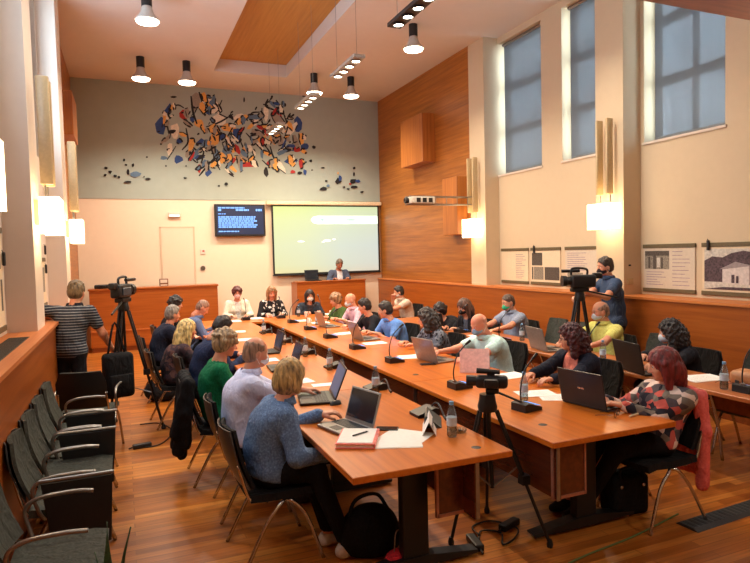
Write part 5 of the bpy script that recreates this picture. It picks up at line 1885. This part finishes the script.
def mic(x, y, face, label, z=TZ, low=False):
    m = MP if _first[0] else copy_tree(MP)
    _first[0] = False
    m.location = (x, y, z)
    m.rotation_euler = (0, 0, math.radians(face) - R90)
    m['label'] = label
    return m


def low_mic(x, y, face, label):
    t = thing('microphone', label, 'microphone', (x, y, TZ), math.radians(face) - R90, 'low microphone units on the left row')
    g = MB()
    g.prism([(-0.07, -0.085, 0), (-0.07, 0.085, 0), (-0.07, 0.085, 0.05), (-0.07, 0.05, 0.056), (-0.07, -0.085, 0.02)], (0.14, 0, 0))
    g.build('base', M_BLACK, t)
    MB().tube(curve_pts([(0.0, 0.055, 0.05), (0.02, 0.075, 0.08), (0.09, 0.07, 0.085), (0.20, 0.05, 0.03)], 5), 0.0055, 8).build('gooseneck', M_BLACK, t, smooth='all')
    MB().tube([(0.19, 0.05, 0.032), (0.24, 0.045, 0.02)], [0.009, 0.011], 10).build('microphone_head', M_DKMETAL, t, smooth=True)
    return t


low_mic(1.94, 3.80, 0, 'low black microphone unit behind the nearest bottle and name card')
low_mic(1.94, 4.72, 0, 'low black microphone unit beside the bottle before the lavender shirt')
low_mic(1.94, 5.82, 0, 'low black microphone unit before the woman in the green top')
low_mic(1.94, 6.80, 0, 'low black microphone unit before the man in the navy suit')
low_mic(1.94, 7.85, 0, 'low black microphone unit before the blond woman with long hair')
low_mic(1.94, 9.0, 0, 'low black microphone unit near the far end of the left row')
mg = mic(2.60, 4.42, 182, 'gooseneck microphone with a lit blue display behind the small camcorder')
MB().mbox(Matrix.Translation((0.0, -0.055, 0.0385)) @ Matrix.Rotation(0.235, 4, 'X'), (0.12, 0.05, 0.004)).build('display', emit('mic_display', (90, 150, 230), 0.9), mg)
mic(2.66, 3.58, 190, 'gooseneck microphone before the maroon curls, nearest of the middle row')
mic(2.62, 5.80, 182, 'gooseneck microphone before the mint shirt, third of the middle row')
mic(2.60, 6.85, 182, 'gooseneck microphone before the grey patterned top')
mic(2.62, 7.95, 182, 'gooseneck microphone before the bright blue shirt')
mic(2.64, 9.00, 182, 'gooseneck microphone before the black shirt')
mic(2.66, 10.1, 182, 'gooseneck microphone farthest along the middle row')
mic(2.02, 11.05, -90, 'gooseneck microphone before the white jacket at head table')
mic(2.66, 10.98, -90, 'gooseneck microphone before the black and white blouse')
mic(3.42, 10.98, -90, 'gooseneck microphone before the dark blazer')
mic(4.40, 4.82, 185, 'gooseneck microphone on the side table beside the yellow shirt')
mic(4.50, 3.22, 180, 'gooseneck microphone on the side table at the right edge')
mic(4.44, 6.45, 182, 'gooseneck microphone on the side table before the green mask')
mic(4.42, 7.45, 182, 'gooseneck microphone on the side table before the black mask')

# bottles
M_PET = clear('clear_bottle_plastic', (226, 232, 234), 0.10, 0.08)
M_WATER = clear('water', (220, 230, 236), 0.05, 0.02)
M_LABEL = plain('pale_bottle_label', (190, 206, 216), 0.5)
M_CAPB = plain('blue_bottle_cap', (120, 168, 206), 0.4)


def bottle_proto():
    t = thing('water_bottle', 'proto', 'bottle', (0, 0, TZ), 0, 'clear water bottles on the tables')
    b = MB().lathe([(0.0, 0.003), (0.027, 0.0), (0.032, 0.01), (0.032, 0.05), (0.029, 0.06), (0.032, 0.07), (0.032, 0.135), (0.028, 0.155), (0.014, 0.195), (0.0125, 0.205)], n=16).build('body', M_PET, t, smooth=True)
    MB().lathe([(0.0324, 0.072), (0.0326, 0.125)], n=16).build('label', M_LABEL, b, smooth=True)
    MB().lathe([(0.0, 0.004), (0.026, 0.004), (0.030, 0.012), (0.030, 0.05), (0.027, 0.06), (0.030, 0.07), (0.030, 0.12), (0.0, 0.12)], n=14).build('water', M_WATER, b, smooth=True)
    MB().lathe([(0.0145, 0.203), (0.0145, 0.222), (0.0, 0.223)], n=14).build('cap', M_CAPB, t, smooth=True)
    return t


BP = bottle_proto()
for k, (x, y, l) in enumerate(((1.86, 3.27, 'clear water bottle nearest the camera, on the corner of the left row'), (1.90, 4.60, 'clear water bottle before the silver laptop in the left row'),
                               (1.87, 5.72, 'clear water bottle in the left row level with the green top'), (1.88, 6.64, 'clear water bottle in the left row level with the navy suit'),
                               (1.88, 7.66, 'clear water bottle in the left row level with the long blond hair'), (1.88, 8.85, 'clear water bottle in the left row level with the grey haired man'),
                               (2.80, 3.80, 'clear water bottle in the middle row beside the maroon curls'), (2.92, 9.55, 'clear water bottle in the middle row before the pink shirt'),
                               (4.47, 4.74, 'clear water bottle on the side table before the yellow shirt'), (4.42, 3.36, 'clear water bottle on the side table at the right edge'),
                               (4.66, 6.35, 'clear water bottle on the side table by the green mask'), (3.02, 11.05, 'clear water bottle on the head table'))):
    b = BP if k == 0 else copy_tree(BP)
    b.location = (x, y, TZ)
    b['label'] = l

# papers, cards, folder, phones
pk = random.Random(11)


def paper(x, y, face, label, n=1, w=0.21, d=0.297, m=None, name='paper', cat='paper', th=0.002, marks=True, z=TZ):
    t = thing(name, label, cat, (x, y, z + 0.0005), math.radians(face), 'papers on the tables')
    g = MB()
    for k in range(n):
        a = pk.uniform(-0.10, 0.10) if k else 0
        Mx = Matrix.Translation((pk.uniform(-0.01, 0.01) * k, 0, th * (k + 0.5))) @ Matrix.Rotation(a, 4, 'Z')
        g.mbox(Mx, (w, d, th * 0.9))
    s_ = g.build('sheet', m or M_PAPER, t)
    if marks:
        g = MB()
        for q in range(12):
            g.box((-w * 0.38, d * 0.38 - q * d * 0.06, th * n), (w * pk.uniform(0.1, 0.38), d * 0.38 - q * d * 0.06 + 0.004, th * n + 0.0004))
        g.build('print', plain('grey_print', (198, 192, 188), 0.8), s_)
    return t


paper(1.50, 3.31, 68, 'white sheet lying before the pink folder, front edge of left row', 2, marks=False)
paper(1.62, 3.42, 40, 'white sheet overlapping the front sheet, left row', 1, marks=False)
paper(3.02, 3.95, 74, 'white papers under the hands of the maroon curls', 2)
paper(3.10, 3.76, 64, 'white sheet beside the large black laptop', 1)
paper(3.20, 4.62, 95, 'long white sheet between the mint shirt and the maroon curls', 1, 0.24, 0.42)
paper(2.92, 5.98, 80, 'white papers beside the laptop of the mint shirt man', 3)
paper(2.95, 7.15, 88, 'white papers in the middle row before the blue shirt', 2)
paper(2.95, 8.25, 95, 'white papers in the middle row before the black shirt', 3)
paper(3.05, 9.80, 86, 'white papers in the middle row before the pink shirt', 4)
paper(2.80, 10.3, 80, 'white papers at the far end of the middle row', 3)
paper(1.42, 5.35, 96, 'white sheet in the left row before the green top', 1)
paper(1.60, 5.10, 84, 'small white card between the lavender shirt and the green top', 1, 0.12, 0.20, marks=False)
paper(1.40, 6.62, 92, 'white papers in the left row before the navy suit', 2)
paper(1.50, 8.4, 88, 'white papers in the left row before the grey haired man', 3)
paper(1.55, 9.35, 80, 'white papers under the bald man at the far left', 4)
paper(1.80, 10.95, 0, 'white papers before the white jacket at the head table', 4)
paper(2.25, 11.2, 6, 'white papers between the two left women at the head table', 3)
paper(3.68, 11.1, 4, 'white papers before the dark blazer at the head table', 4)
paper(4.62, 3.72, 82, 'white papers lying on the side table near the right edge', 3, 0.24, 0.36)
paper(4.60, 5.30, 84, 'white sheet on the side table before the yellow shirt', 1)
paper(4.48, 7.05, 88, 'white sheet on the side table before the green mask', 1)
paper(4.62, 3.02, 70, 'white sheet at the very right edge of the side table', 1)
MP_ = plain('pink_folder_card', (238, 128, 118), 0.6)
t = thing('folder', 'pink folder of papers with a pen, before the denim jacket', 'folder', (1.30, 3.46, TZ), math.radians(62))
MB().rbox((-0.16, -0.12, 0), (0.16, 0.12, 0.006), 0.002, 1).rbox((-0.16, -0.122, 0), (0.16, -0.115, 0.03), 0.002, 1).rbox((-0.16, -0.12, 0.026), (0.16, 0.12, 0.030), 0.0015, 1).build('cover', MP_, t)
MB().box((-0.15, -0.11, 0.006), (0.155, 0.115, 0.026)).build('paper_stack', M_PAPER, t)
MB().box((-0.145, -0.105, 0.030), (0.15, 0.11, 0.034)).build('top_sheet', M_PAPER, t)
t = thing('folder', 'pale pink folder standing open before the mint shirt', 'folder', (3.06, 4.92, TZ), math.radians(-38))
g = MB()
g.prism([(-0.14, -0.035, 0), (-0.14, -0.032, 0), (-0.14, 0.0, 0.222), (-0.14, 0.062, 0), (-0.14, 0.065, 0), (-0.14, 0.0, 0.228)], (0.28, 0, 0))
g.build('cover', plain('pale_pink_card', (244, 206, 200), 0.7), t)
t = thing('pen', 'black pen lying on the pink folder', 'pen', (1.32, 3.47, TZ + 0.040), math.radians(20))
MB().tube([(-0.06, 0, 0), (0.055, 0, 0)], 0.005, 8).build('barrel', M_BLACK, t)
MB().tube([(0.055, 0, 0), (0.07, 0, 0)], [0.005, 0.001], 8).build('tip', M_STEEL, t)
t = thing('mobile_phone', 'black mobile phone on the table right of the pink folder', 'phone', (1.56, 3.60, TZ), math.radians(60))
MB().rbox((-0.036, -0.075, 0), (0.036, 0.075, 0.009), 0.004, 2).build('body', M_BLACK, t)
MB().box((-0.032, -0.068, 0.009), (0.032, 0.068, 0.0096)).build('screen', M_SCREEN, t)
t = thing('mobile_phone', 'black phone lying before the mint shirt', 'phone', (2.86, 5.50, TZ), math.radians(80))
MB().rbox((-0.04, -0.08, 0), (0.04, 0.08, 0.009), 0.004, 2).build('body', M_BLACK, t)
MB().box((-0.036, -0.073, 0.009), (0.036, 0.073, 0.0096)).build('screen', M_SCREEN, t)
t = thing('computer_mouse', 'black mouse beside the laptop of the lavender shirt', 'mouse', (1.47, 4.38, TZ), math.radians(-80))
MB().lathe([(0.0, 0.034), (0.018, 0.031), (0.028, 0.018), (0.031, 0.0)], n=16).build('shell', M_BLACK, t, smooth=True).scale = (1, 1.6, 1)
MB().tube([(0, 0.03, 0.031), (0, 0.042, 0.022)], 0.003, 6).build('wheel', M_STEEL, t)
t = thing('name_card', 'white folded name card beside the nearest bottle', 'name card', (1.80, 3.46, TZ), math.radians(62))
g = MB()
g.prism([(-0.14, -0.045, 0), (-0.14, -0.043, 0), (-0.14, 0.0, 0.088), (-0.14, 0.043, 0), (-0.14, 0.045, 0), (-0.14, 0.0, 0.092)], (0.28, 0, 0))
g.build('card', M_PAPER, t)
g = MB()
Mc = Matrix.Translation((0, -0.0225, 0.046)) @ Matrix.Rotation(math.radians(64), 4, 'X')
for q in range(9):
    g.mbox(Mc @ Matrix.Translation((-0.085 + q * 0.022, 0.0, 0.0012)), (0.014, 0.016, 0.0008))
g.mbox(Mc @ Matrix.Translation((-0.12, 0.005, 0.0012)), (0.018, 0.030, 0.0008))
g.build('print', plain('dark_print', (96, 92, 100), 0.8), t)
t = thing('tablet_case', 'dark grey wedge shaped case standing behind the name card', 'case', (1.90, 3.60, TZ), math.radians(62))
MB().prism([(-0.13, -0.06, 0), (-0.13, 0.06, 0), (-0.13, 0.05, 0.07), (-0.13, 0.04, 0.075)], (0.26, 0, 0)).build('cover', plain('dark_green_grey_case', (52, 58, 54), 0.5), t)
MB().box((-0.12, 0.04, 0.074), (0.12, 0.046, 0.078)).build('edge', M_STEEL, t)
for (x, y, l) in ((1.98, 3.38, 'small clear plastic tray beside the nearest bottle'), ):
    t = thing('tray', l, 'tray', (x - 0.04, y - 0.05, TZ), math.radians(30))
    MB().lathe([(0.0, 0.003), (0.05, 0.003), (0.058, 0.02), (0.055, 0.02), (0.048, 0.006), (0, 0.006)], n=14).build('dish', M_PET, t, smooth=True)
    MB().lathe([(0.012, 0.006), (0.012, 0.012), (0, 0.013)], (0.02, 0, 0), 10).build('coin', M_BLACK, t)
t = thing('glasses', 'folded eyeglasses lying at the corner of the middle row', 'eyeglasses', (3.08, 3.14, TZ), math.radians(30))
for sx in (-1, 1):
    MB().tube([Vector((sx * 0.034 + 0.026 * math.cos(a), 0, 0.022 + 0.019 * math.sin(a))) for a in np.linspace(0, 6.283, 13)], 0.002, 6).build('rim', M_DKMETAL, t)
    MB().tube([(sx * 0.062, 0, 0.026), (sx * 0.06, 0.10, 0.012), (sx * 0.05, 0.13, 0.004)], 0.002, 6).build('temple', M_DKMETAL, t)
t = thing('pen', 'cream marker lying beside the eyeglasses', 'pen', (3.20, 3.10, TZ + 0.008), math.radians(12))
MB().tube([(-0.06, 0, 0), (0.05, 0, 0)], 0.007, 8).build('barrel', plain('cream_plastic', (226, 208, 170), 0.4), t)
MB().tube([(0.05, 0, 0), (0.07, 0, 0)], 0.0075, 8).build('cap', M_BLACK, t)
for (x, y, l) in ((4.62, 3.42, 'dark folded sunglasses on the white papers of the side table'),):
    t = thing('glasses', l, 'eyeglasses', (x, y, TZ + 0.012), math.radians(70))
    for sx in (-1, 1):
        MB().rbox((sx * 0.034 - 0.026, -0.002, 0.0), (sx * 0.034 + 0.026, 0.002, 0.036), 0.0015, 1).build('lens', M_BLACK, t)
        MB().tube([(sx * 0.062, 0, 0.026), (sx * 0.06, 0.10, 0.012), (sx * 0.05, 0.13, 0.004)], 0.002, 6).build('temple', M_DKMETAL, t)
t = thing('handbag', 'tan leather handbag lying on the side table at the right edge', 'bag', (4.74, 3.30, TZ), math.radians(100))
MB().rbox((-0.19, -0.10, 0), (0.19, 0.10, 0.12), 0.04, 3).build('body', plain('tan_leather', (178, 120, 74), 0.5, bmp=0.2), t, smooth=True)
MB().tube(curve_pts([(-0.1, -0.09, 0.10), (-0.06, -0.13, 0.16), (0.06, -0.13, 0.16), (0.1, -0.09, 0.10)], 5), 0.008).build('handle', plain('tan_leather_dark', (140, 88, 52), 0.5), t, smooth='all')
# black cable grommets in the tabletops
for (x, y, l) in ((2.52, 3.22, 'small round cable grommet near the front corner of the middle row'), (2.52, 5.1, 'round cable grommet in the middle row near the camcorder'), (1.88, 3.02, 'round cable grommet near the front corner of the left row')):
    t = MB().lathe([(0, 0.003), (0.02, 0.003), (0.03, 0.0), (0.03, -0.0)], n=16).build('cable_grommet', M_BLACK)
    t.location = (x, y, TZ)
    tag(t, l, 'grommet', 'cable grommets')
# far clutter on the head table and the middle row
for (x, y, l) in ((2.88, 9.92, 'small white cup in the middle row before the pink shirt'), (2.48, 11.22, 'small white cup before the black and white blouse'), (3.15, 11.0, 'small white cup left of the dark blazer')):
    t = thing('cup', l, 'cup', (x, y, TZ), 0, 'white cups')
    MB().lathe([(0, 0.003), (0.025, 0.0), (0.036, 0.085), (0.033, 0.085), (0.023, 0.006), (0, 0.006)], n=16).build('body', M_PAPER, t, smooth=True)
    MB().tube(curve_pts([(0.033, 0, 0.065), (0.055, 0, 0.055), (0.05, 0, 0.03), (0.030, 0, 0.02)], 4), 0.005, 6).build('handle', M_PAPER, t, smooth='all')
t = thing('document_box', 'white document box on the head table right of the dark blazer', 'box', (3.75, 10.85, TZ), 0.1)
MB().rbox((-0.15, -0.10, 0), (0.15, 0.10, 0.09), 0.006, 1).build('body', M_PAPER, t)
MB().box((-0.15, -0.102, 0.03), (0.15, -0.10, 0.06)).build('label_strip', M_DKMETAL, t)

# ------------------------------------------------------------------ tripods and cameras
M_TRI = plain('tripod_black', (30, 27, 26), 0.4, 0.3)


def tripod(label, apex, feet, r=0.016, mid=True, cat='tripod', spread=0.55):
    x, y, z = apex
    t = thing('tripod', label, cat, (x, y, 0))
    F = [Vector((a - x, b - y, 0.02)) for a, b in feet]
    A = Vector((0, 0, z))
    MB().lathe([(0.0, z - 0.05), (0.06, z - 0.05), (0.065, z - 0.02), (0.055, z + 0.02), (0.05, z + 0.06), (0.0, z + 0.06)], n=18).build('head', M_TRI, t, smooth=True)
    hub = Vector((sum(f.x for f in F) / 3, sum(f.y for f in F) / 3, z * 0.36)) * 0.6 + Vector((0, 0, z * 0.36 * 0.4))
    for f in F:
        s0 = A + (f - A).normalized() * 0.05 + Vector((f.x, f.y, 0)).normalized() * 0.04
        m1 = s0.lerp(f, 0.52)
        g = MB()
        side = Vector((-f.y, f.x, 0)).normalized() * r * 1.1
        g.tube([s0 + side, m1 + side], r * 0.75, 8).tube([s0 - side, m1 - side], r * 0.75, 8)
        g.tube([m1 - (f - s0).normalized() * 0.05, f], r * 0.8, 8)
        l = g.build('leg', M_TRI, t, smooth=True)
        g = MB()
        g.mbox(Matrix.Translation(m1), (r * 4, r * 4, 0.06))
        g.build('leg_clamp', M_BLACK, l)
        g = MB()
        g.lathe([(r * 1.3, 0), (r * 1.5, 0.02), (r * 0.9, 0.05)], (f.x, f.y, 0), 10)
        g.build('foot', M_BLACK, l)
        if mid:
            MB().tube([hub, s0.lerp(f, spread)], 0.006, 6).build('brace', M_STEEL, t)
    if mid:
        MB().tube([A, hub], 0.014, 10).build('centre_column', M_TRI, t)
    return t


tripod('small black tripod standing in the gap between the two table rows', (2.17, 3.34, 0.90), [(2.44, 3.06), (1.89, 3.36), (2.36, 3.66)], 0.014, spread=0.42)
t = thing('camcorder', 'small black camcorder on the tripod between the table rows', 'video camera', (2.21, 3.34, 0.97), math.radians(54))
t.scale = (0.84, 0.84, 0.84)
MB().rbox((-0.05, -0.12, 0.03), (0.05, 0.13, 0.13), 0.03, 3).build('body', M_BLACK, t, smooth=True)
MB().tube([(0, 0.12, 0.085), (0, 0.20, 0.085)], [0.040, 0.044], 18).build('lens_barrel', M_BLACK, t, smooth=True)
MB().rbox((-0.105, -0.05, 0.045), (-0.055, 0.06, 0.115), 0.015, 2).build('hand_strap', M_DKMETAL, t, smooth=True)
MB().tube([(0, -0.06, 0.155), (0, 0.12, 0.165)], [0.018, 0.022], 12).build('microphone', M_DKMETAL, t, smooth=True)
MB().rbox((-0.012, -0.02, 0.12), (0.012, 0.04, 0.16), 0.004, 1).build('shoe_mount', M_BLACK, t)
MB().rbox((-0.035, -0.05, -0.01), (0.035, 0.05, 0.03), 0.006, 1).build('quick_plate', M_BLACK, t)
MB().rbox((0.05, -0.02, 0.05), (0.062, 0.10, 0.12), 0.004, 1).build('side_screen', emit('camcorder_screen', (58, 86, 130), 0.5), t)
MB().tube([(0.02, -0.02, 0.0), (0.10, -0.22, -0.10)], 0.009, 8).build('pan_handle', M_BLACK, t)


def video_camera(label, x, y, z, face, L=0.46):
    t = thing('video_camera', label, 'video camera', (x, y, z), math.radians(face) - R90)
    MB().rbox((-0.06, -L * 0.5, 0.02), (0.06, L * 0.28, 0.17), 0.025, 3).build('body', M_BLACK, t, smooth=True)
    MB().tube([(0, L * 0.26, 0.10), (0, L * 0.40, 0.10), (0, L * 0.42, 0.10), (0, L * 0.56, 0.10)], [0.050, 0.050, 0.062, 0.066], 18).build('lens', M_DKMETAL, t, smooth=True)
    MB().tube(curve_pts([(0, -L * 0.25, 0.16), (0, -L * 0.22, 0.235), (0, L * 0.22, 0.245), (0, L * 0.26, 0.17)], 5), 0.014, 8).build('carry_handle', M_BLACK, t, smooth='all')
    MB().rbox((-0.035, -L * 0.72, 0.12), (0.035, -L * 0.42, 0.19), 0.015, 2).build('viewfinder', M_BLACK, t, smooth=True)
    MB().tube([(0.05, -0.02, 0.215), (0.05, L * 0.52, 0.215)], 0.019, 12).build('shotgun_microphone', M_DKMETAL, t, smooth=True)
    MB().rbox((-0.05, -0.10, -0.03), (0.05, 0.10, 0.02), 0.01, 1).build('mount_plate', M_TRI, t)
    MB().tube([(0.03, -0.08, -0.02), (0.14, -0.50, -0.12)], 0.011, 8).build('pan_handle', M_TRI, t)
    MB().rbox((0.06, -0.12, 0.05), (0.072, 0.06, 0.13), 0.004, 1).build('side_panel', plain('blue_grey_panel', (52, 66, 78), 0.4), t)
    return t


tripod('black tripod of the cameraman before the right wall', (4.95, 5.62, 1.33), [(4.60, 5.60), (5.02, 5.36), (5.06, 5.98)], 0.016)
video_camera('black shoulder video camera at the right, before the cameraman', 4.95, 5.62, 1.42, 158, 0.37)
tripod('tall black tripod near the left wall, its feet spread on the parquet', (-0.02, 7.20, 1.38), [(0.34, 7.06), (-0.22, 6.86), (-0.16, 7.62)], 0.018, spread=0.7)
video_camera('black video camera on the tall tripod near the left wall', -0.02, 7.20, 1.46, 62, 0.34)

# bags, jackets, cables
def lump(name, label, cat, parts, mat, loc, rotz=0.0, h=0.02, extra=None):
    t = thing(name, label, cat, loc, rotz)
    s = SDF()
    for (c, r, k) in parts:
        s.ell(c, r, k)
    s.plane((0, 0, 0.002), (0, 0, -1))
    V, Q = s.mesh(h)
    mesh_obj('body', V, Q, None, [mat], t)
    if extra:
        extra(t)
    return t


M_BAG = cloth('black_nylon', (26, 26, 28), (18, 18, 20))
bg = thing('handbag', 'black bag standing on the floor under the end of the middle row', 'bag', (3.26, 3.26, 0), math.radians(-8))
MB().rbox((-0.15, -0.09, 0.0), (0.15, 0.09, 0.29), 0.035, 3).build('body', M_BAG, bg, smooth=True)
for sy in (-1, 1):
    MB().tube(curve_pts([(-0.10, sy * 0.09, 0.27), (-0.07, sy * 0.07, 0.34), (0.07, sy * 0.07, 0.34), (0.10, sy * 0.09, 0.27)], 5), 0.008).build('handle', M_BAG, bg, smooth='all')
for xx in (-0.09, 0.09):
    MB().lathe([(0.0, 0), (0.012, 0), (0.0, 0.006)], M=Matrix.Translation((xx, -0.10, 0.22)) @ Matrix.Rotation(R90, 4, 'X'), n=10).build('stud', M_CHROME, bg)


def strap(t):
    MB().tube(curve_pts([(-0.16, 0.0, 0.22), (-0.08, 0.02, 0.34), (0.08, 0.02, 0.34), (0.16, 0, 0.22)], 5), 0.012).build('strap', M_BAG, t, smooth='all')


lump('backpack', 'black backpack under the front of the left row beside the white shoes', 'bag', [((0, 0, 0.13), (0.21, 0.15, 0.17), 0.05), ((0.05, -0.08, 0.09), (0.14, 0.09, 0.10), 0.05)], M_BAG, (1.38, 3.52, 0), 0.2, extra=strap)
lump('red_pouch', 'small red pouch on the floor under the left row', 'pouch', [((0, 0, 0.05), (0.09, 0.07, 0.06), 0.03)], cloth('red_fabric', (196, 40, 48)), (1.46, 3.25, 0), 0.3, 0.012,
     extra=lambda t: MB().tube(curve_pts([(-0.03, 0, 0.09), (-0.01, 0.0, 0.22), (0.05, 0.0, 0.20), (0.05, 0, 0.08)], 5), 0.004).build('cord', M_STEEL, t, smooth='all'))
lump('duffel_bag', 'black bag on the floor behind the blond woman', 'bag', [((0, 0, 0.13), (0.24, 0.15, 0.16), 0.05), ((0.0, -0.12, 0.09), (0.16, 0.06, 0.09), 0.04)], M_BAG, (0.42, 8.55, 0), 0.1, extra=strap)
bg = thing('camera_bag', 'large black bag hanging from the tall tripod near the left wall', 'bag', (-0.10, 7.02, 0.42), 0.3)
MB().rbox((-0.15, -0.10, 0.0), (0.15, 0.10, 0.48), 0.05, 3).build('body', M_BAG, bg, smooth=True)
MB().rbox((-0.12, -0.15, 0.04), (0.12, -0.09, 0.26), 0.025, 2).build('front_pocket', M_BAG, bg, smooth=True)
MB().tube(curve_pts([(-0.10, 0, 0.46), (0.0, 0.05, 0.80), (0.08, 0.0, 0.46)], 5), 0.012).build('strap', M_BAG, bg, smooth='all')


def hung_jacket(label, i, mat, zl, w, seed, off=-0.30, thick=0.042):
    """a jacket hung over the back of a chair: hanging folds behind, collar and shoulders over the top"""
    x, y, f = SEATS[i]
    c = math.radians(f)
    t = thing('jacket', label, 'jacket', (x + 0.03 * math.cos(c), y + 0.03 * math.sin(c), 0), c - R90)
    r = random.Random(seed)
    s = SDF()
    s.cap((-w, -0.285, 0.87), (w, -0.285, 0.87), 0.035, None, 0.03)
    for k in range(6):
        u = -w + 2 * w * k / 5
        z = zl + r.uniform(0.0, 0.14) + 0.10 * (k % 2)
        s.cap((u, -0.29, 0.86), (u * 0.85 + r.uniform(-0.02, 0.02), off - r.uniform(0.0, 0.07), z), thick * 0.85, thick * r.uniform(0.8, 1.25), 0.02)
    for sx in (-1, 1):
        s.cap((sx * w, -0.27, 0.85), (sx * (w + 0.02), -0.30, 0.62), 0.045, 0.04, 0.03)
        s.cap((sx * (w + 0.02), -0.30, 0.62), (sx * (w * 0.9), -0.31, zl + 0.02 + 0.12 * (sx > 0)), 0.040, 0.036, 0.03)
        s.cap((sx * w * 0.6, -0.20, 0.72), (sx * w * 0.6, -0.27, 0.88), 0.022, 0.03, 0.03)
    s.noise = [(0.005, 45, 0.4), (0.003, 90, 0.5)]
    V, Q = s.mesh(0.011)
    mesh_obj('cloth', V, Q, None, [mat], t)
    return t


M_CORAL = cloth('coral_cloth', (240, 120, 110), (226, 102, 96))
hung_jacket('coral pink jacket hung over the chair of the woman with straight red hair', [k for k in range(len(SEATS)) if abs(SEATS[k][2] - 178) < 0.5][0], M_CORAL, 0.20, 0.185, 4)
hung_jacket('black jacket hung over the chair of the woman in the green top', 2, M_BAG, 0.20, 0.20, 7, -0.33, 0.055)

M_CORD = plain('black_cord', (28, 26, 26), 0.6)
for (pts, l) in (([(2.06, 3.30, 0.012), (2.16, 3.42, 0.010), (2.26, 3.34, 0.010), (2.18, 3.20, 0.010), (2.30, 3.24, 0.010), (2.40, 3.36, 0.010), (2.30, 3.52, 0.010), (2.14, 3.50, 0.010), (2.10, 3.36, 0.018)], 'tangle of black cable on the floor below the small tripod'),
                 ([(0.10, 7.35, 0.008), (0.30, 7.30, 0.008), (0.42, 6.9, 0.008), (0.30, 6.5, 0.008), (0.15, 6.42, 0.008), (0.02, 6.5, 0.008)], 'thin black cable curling on the floor by the tall tripod')):
    o = MB().tube(curve_pts(pts, 6), 0.006, 6).build('cable', M_CORD, None, smooth='all')
    tag(o, l, 'cable')
for (x, y, a, l) in ((2.02, 3.28, 80, 'black power strip on the floor by the left foot of the small tripod'), (2.37, 3.40, 20, 'black power adapter on the floor by the right foot of the small tripod'), (0.10, 6.45, 10, 'small black adapter on the floor near the tall tripod')):
    t = thing('power_adapter', l, 'adapter', (x, y, 0), math.radians(a), 'black adapters on the floor')
    MB().rbox((-0.09, -0.03, 0), (0.09, 0.03, 0.045), 0.01, 2).build('case', M_BLACK, t)
    MB().tube([(-0.09, 0, 0.02), (-0.13, 0, 0.012)], 0.008, 8).build('plug', M_DKMETAL, t)
o = MB().tube(curve_pts([(3.55, 3.05, 0.006), (3.0, 2.93, 0.006), (2.5, 2.86, 0.006), (1.8, 2.7, 0.006), (1.2, 2.6, 0.006)], 6), 0.006, 6).build('cable', plain('green_cable', (92, 110, 60), 0.6), None, smooth='all')
tag(o, 'greenish cable running across the floor from the cable ramp', 'cable')
t = thing('cable_ramp', 'dark grey rubber cable ramp lying on the floor at lower right', 'cable ramp', (3.43, 2.88, 0), math.radians(3))
MB().prism([(0.0, -0.085, 0), (0.0, 0.085, 0), (0.0, 0.055, 0.018), (0.0, -0.055, 0.018)], (2.0, 0, 0)).build('body', plain('grey_rubber', (58, 58, 58), 0.7), t)
g = MB()
for k in range(40):
    g.box((0.03 + k * 0.049, -0.05, 0.018), (0.055 + k * 0.049, 0.05, 0.020))
g.build('tread', plain('grey_rubber_dark', (46, 46, 46), 0.8), t)
# plant at the bottom edge
t = thing('potted_plant', 'green plant whose blade shaped leaf tips rise at the bottom edge', 'plant', (-0.105, 2.96, 0))
MB().lathe([(0.0, 0.0), (0.10, 0.0), (0.13, 0.22), (0.12, 0.22), (0.10, 0.18), (0, 0.18)], n=20).build('pot', plain('terracotta', (150, 84, 56), 0.8), t, smooth=True)
gr = random.Random(9)
M_LEAF = plain('leaf_green', (44, 70, 36), 0.45, var=0.25, scale=20)
for k, (a, ln, dx) in enumerate(((0.4, 0.56, 0.02), (1.5, 0.58, -0.02), (2.2, 0.44, -0.03), (3.4, 0.40, -0.02), (4.4, 0.40, 0.0), (5.4, 0.42, 0.03), (0.0, 0.34, 0.04))):
    rows = []
    for i in range(9):
        q = i / 8
        cx_, cy_, cz_ = dx + 0.07 * q * q * math.cos(a), 0.10 * q * q * math.sin(a), 0.16 + ln * q * (1 - 0.12 * q)
        wd = 0.030 * math.sin(math.pi * min(1, q * 0.9 + 0.12)) * (1 - q ** 3 * 0.95)
        rows.append([(cx_ - wd * math.sin(a), cy_ + wd * math.cos(a), cz_), (cx_ + 0.006 * math.cos(a), cy_ + 0.006 * math.sin(a), cz_ - 0.004), (cx_ + wd * math.sin(a), cy_ - wd * math.cos(a), cz_)])
    MB().sheet(rows, 0.002).build('leaf', M_LEAF, t, smooth='all')
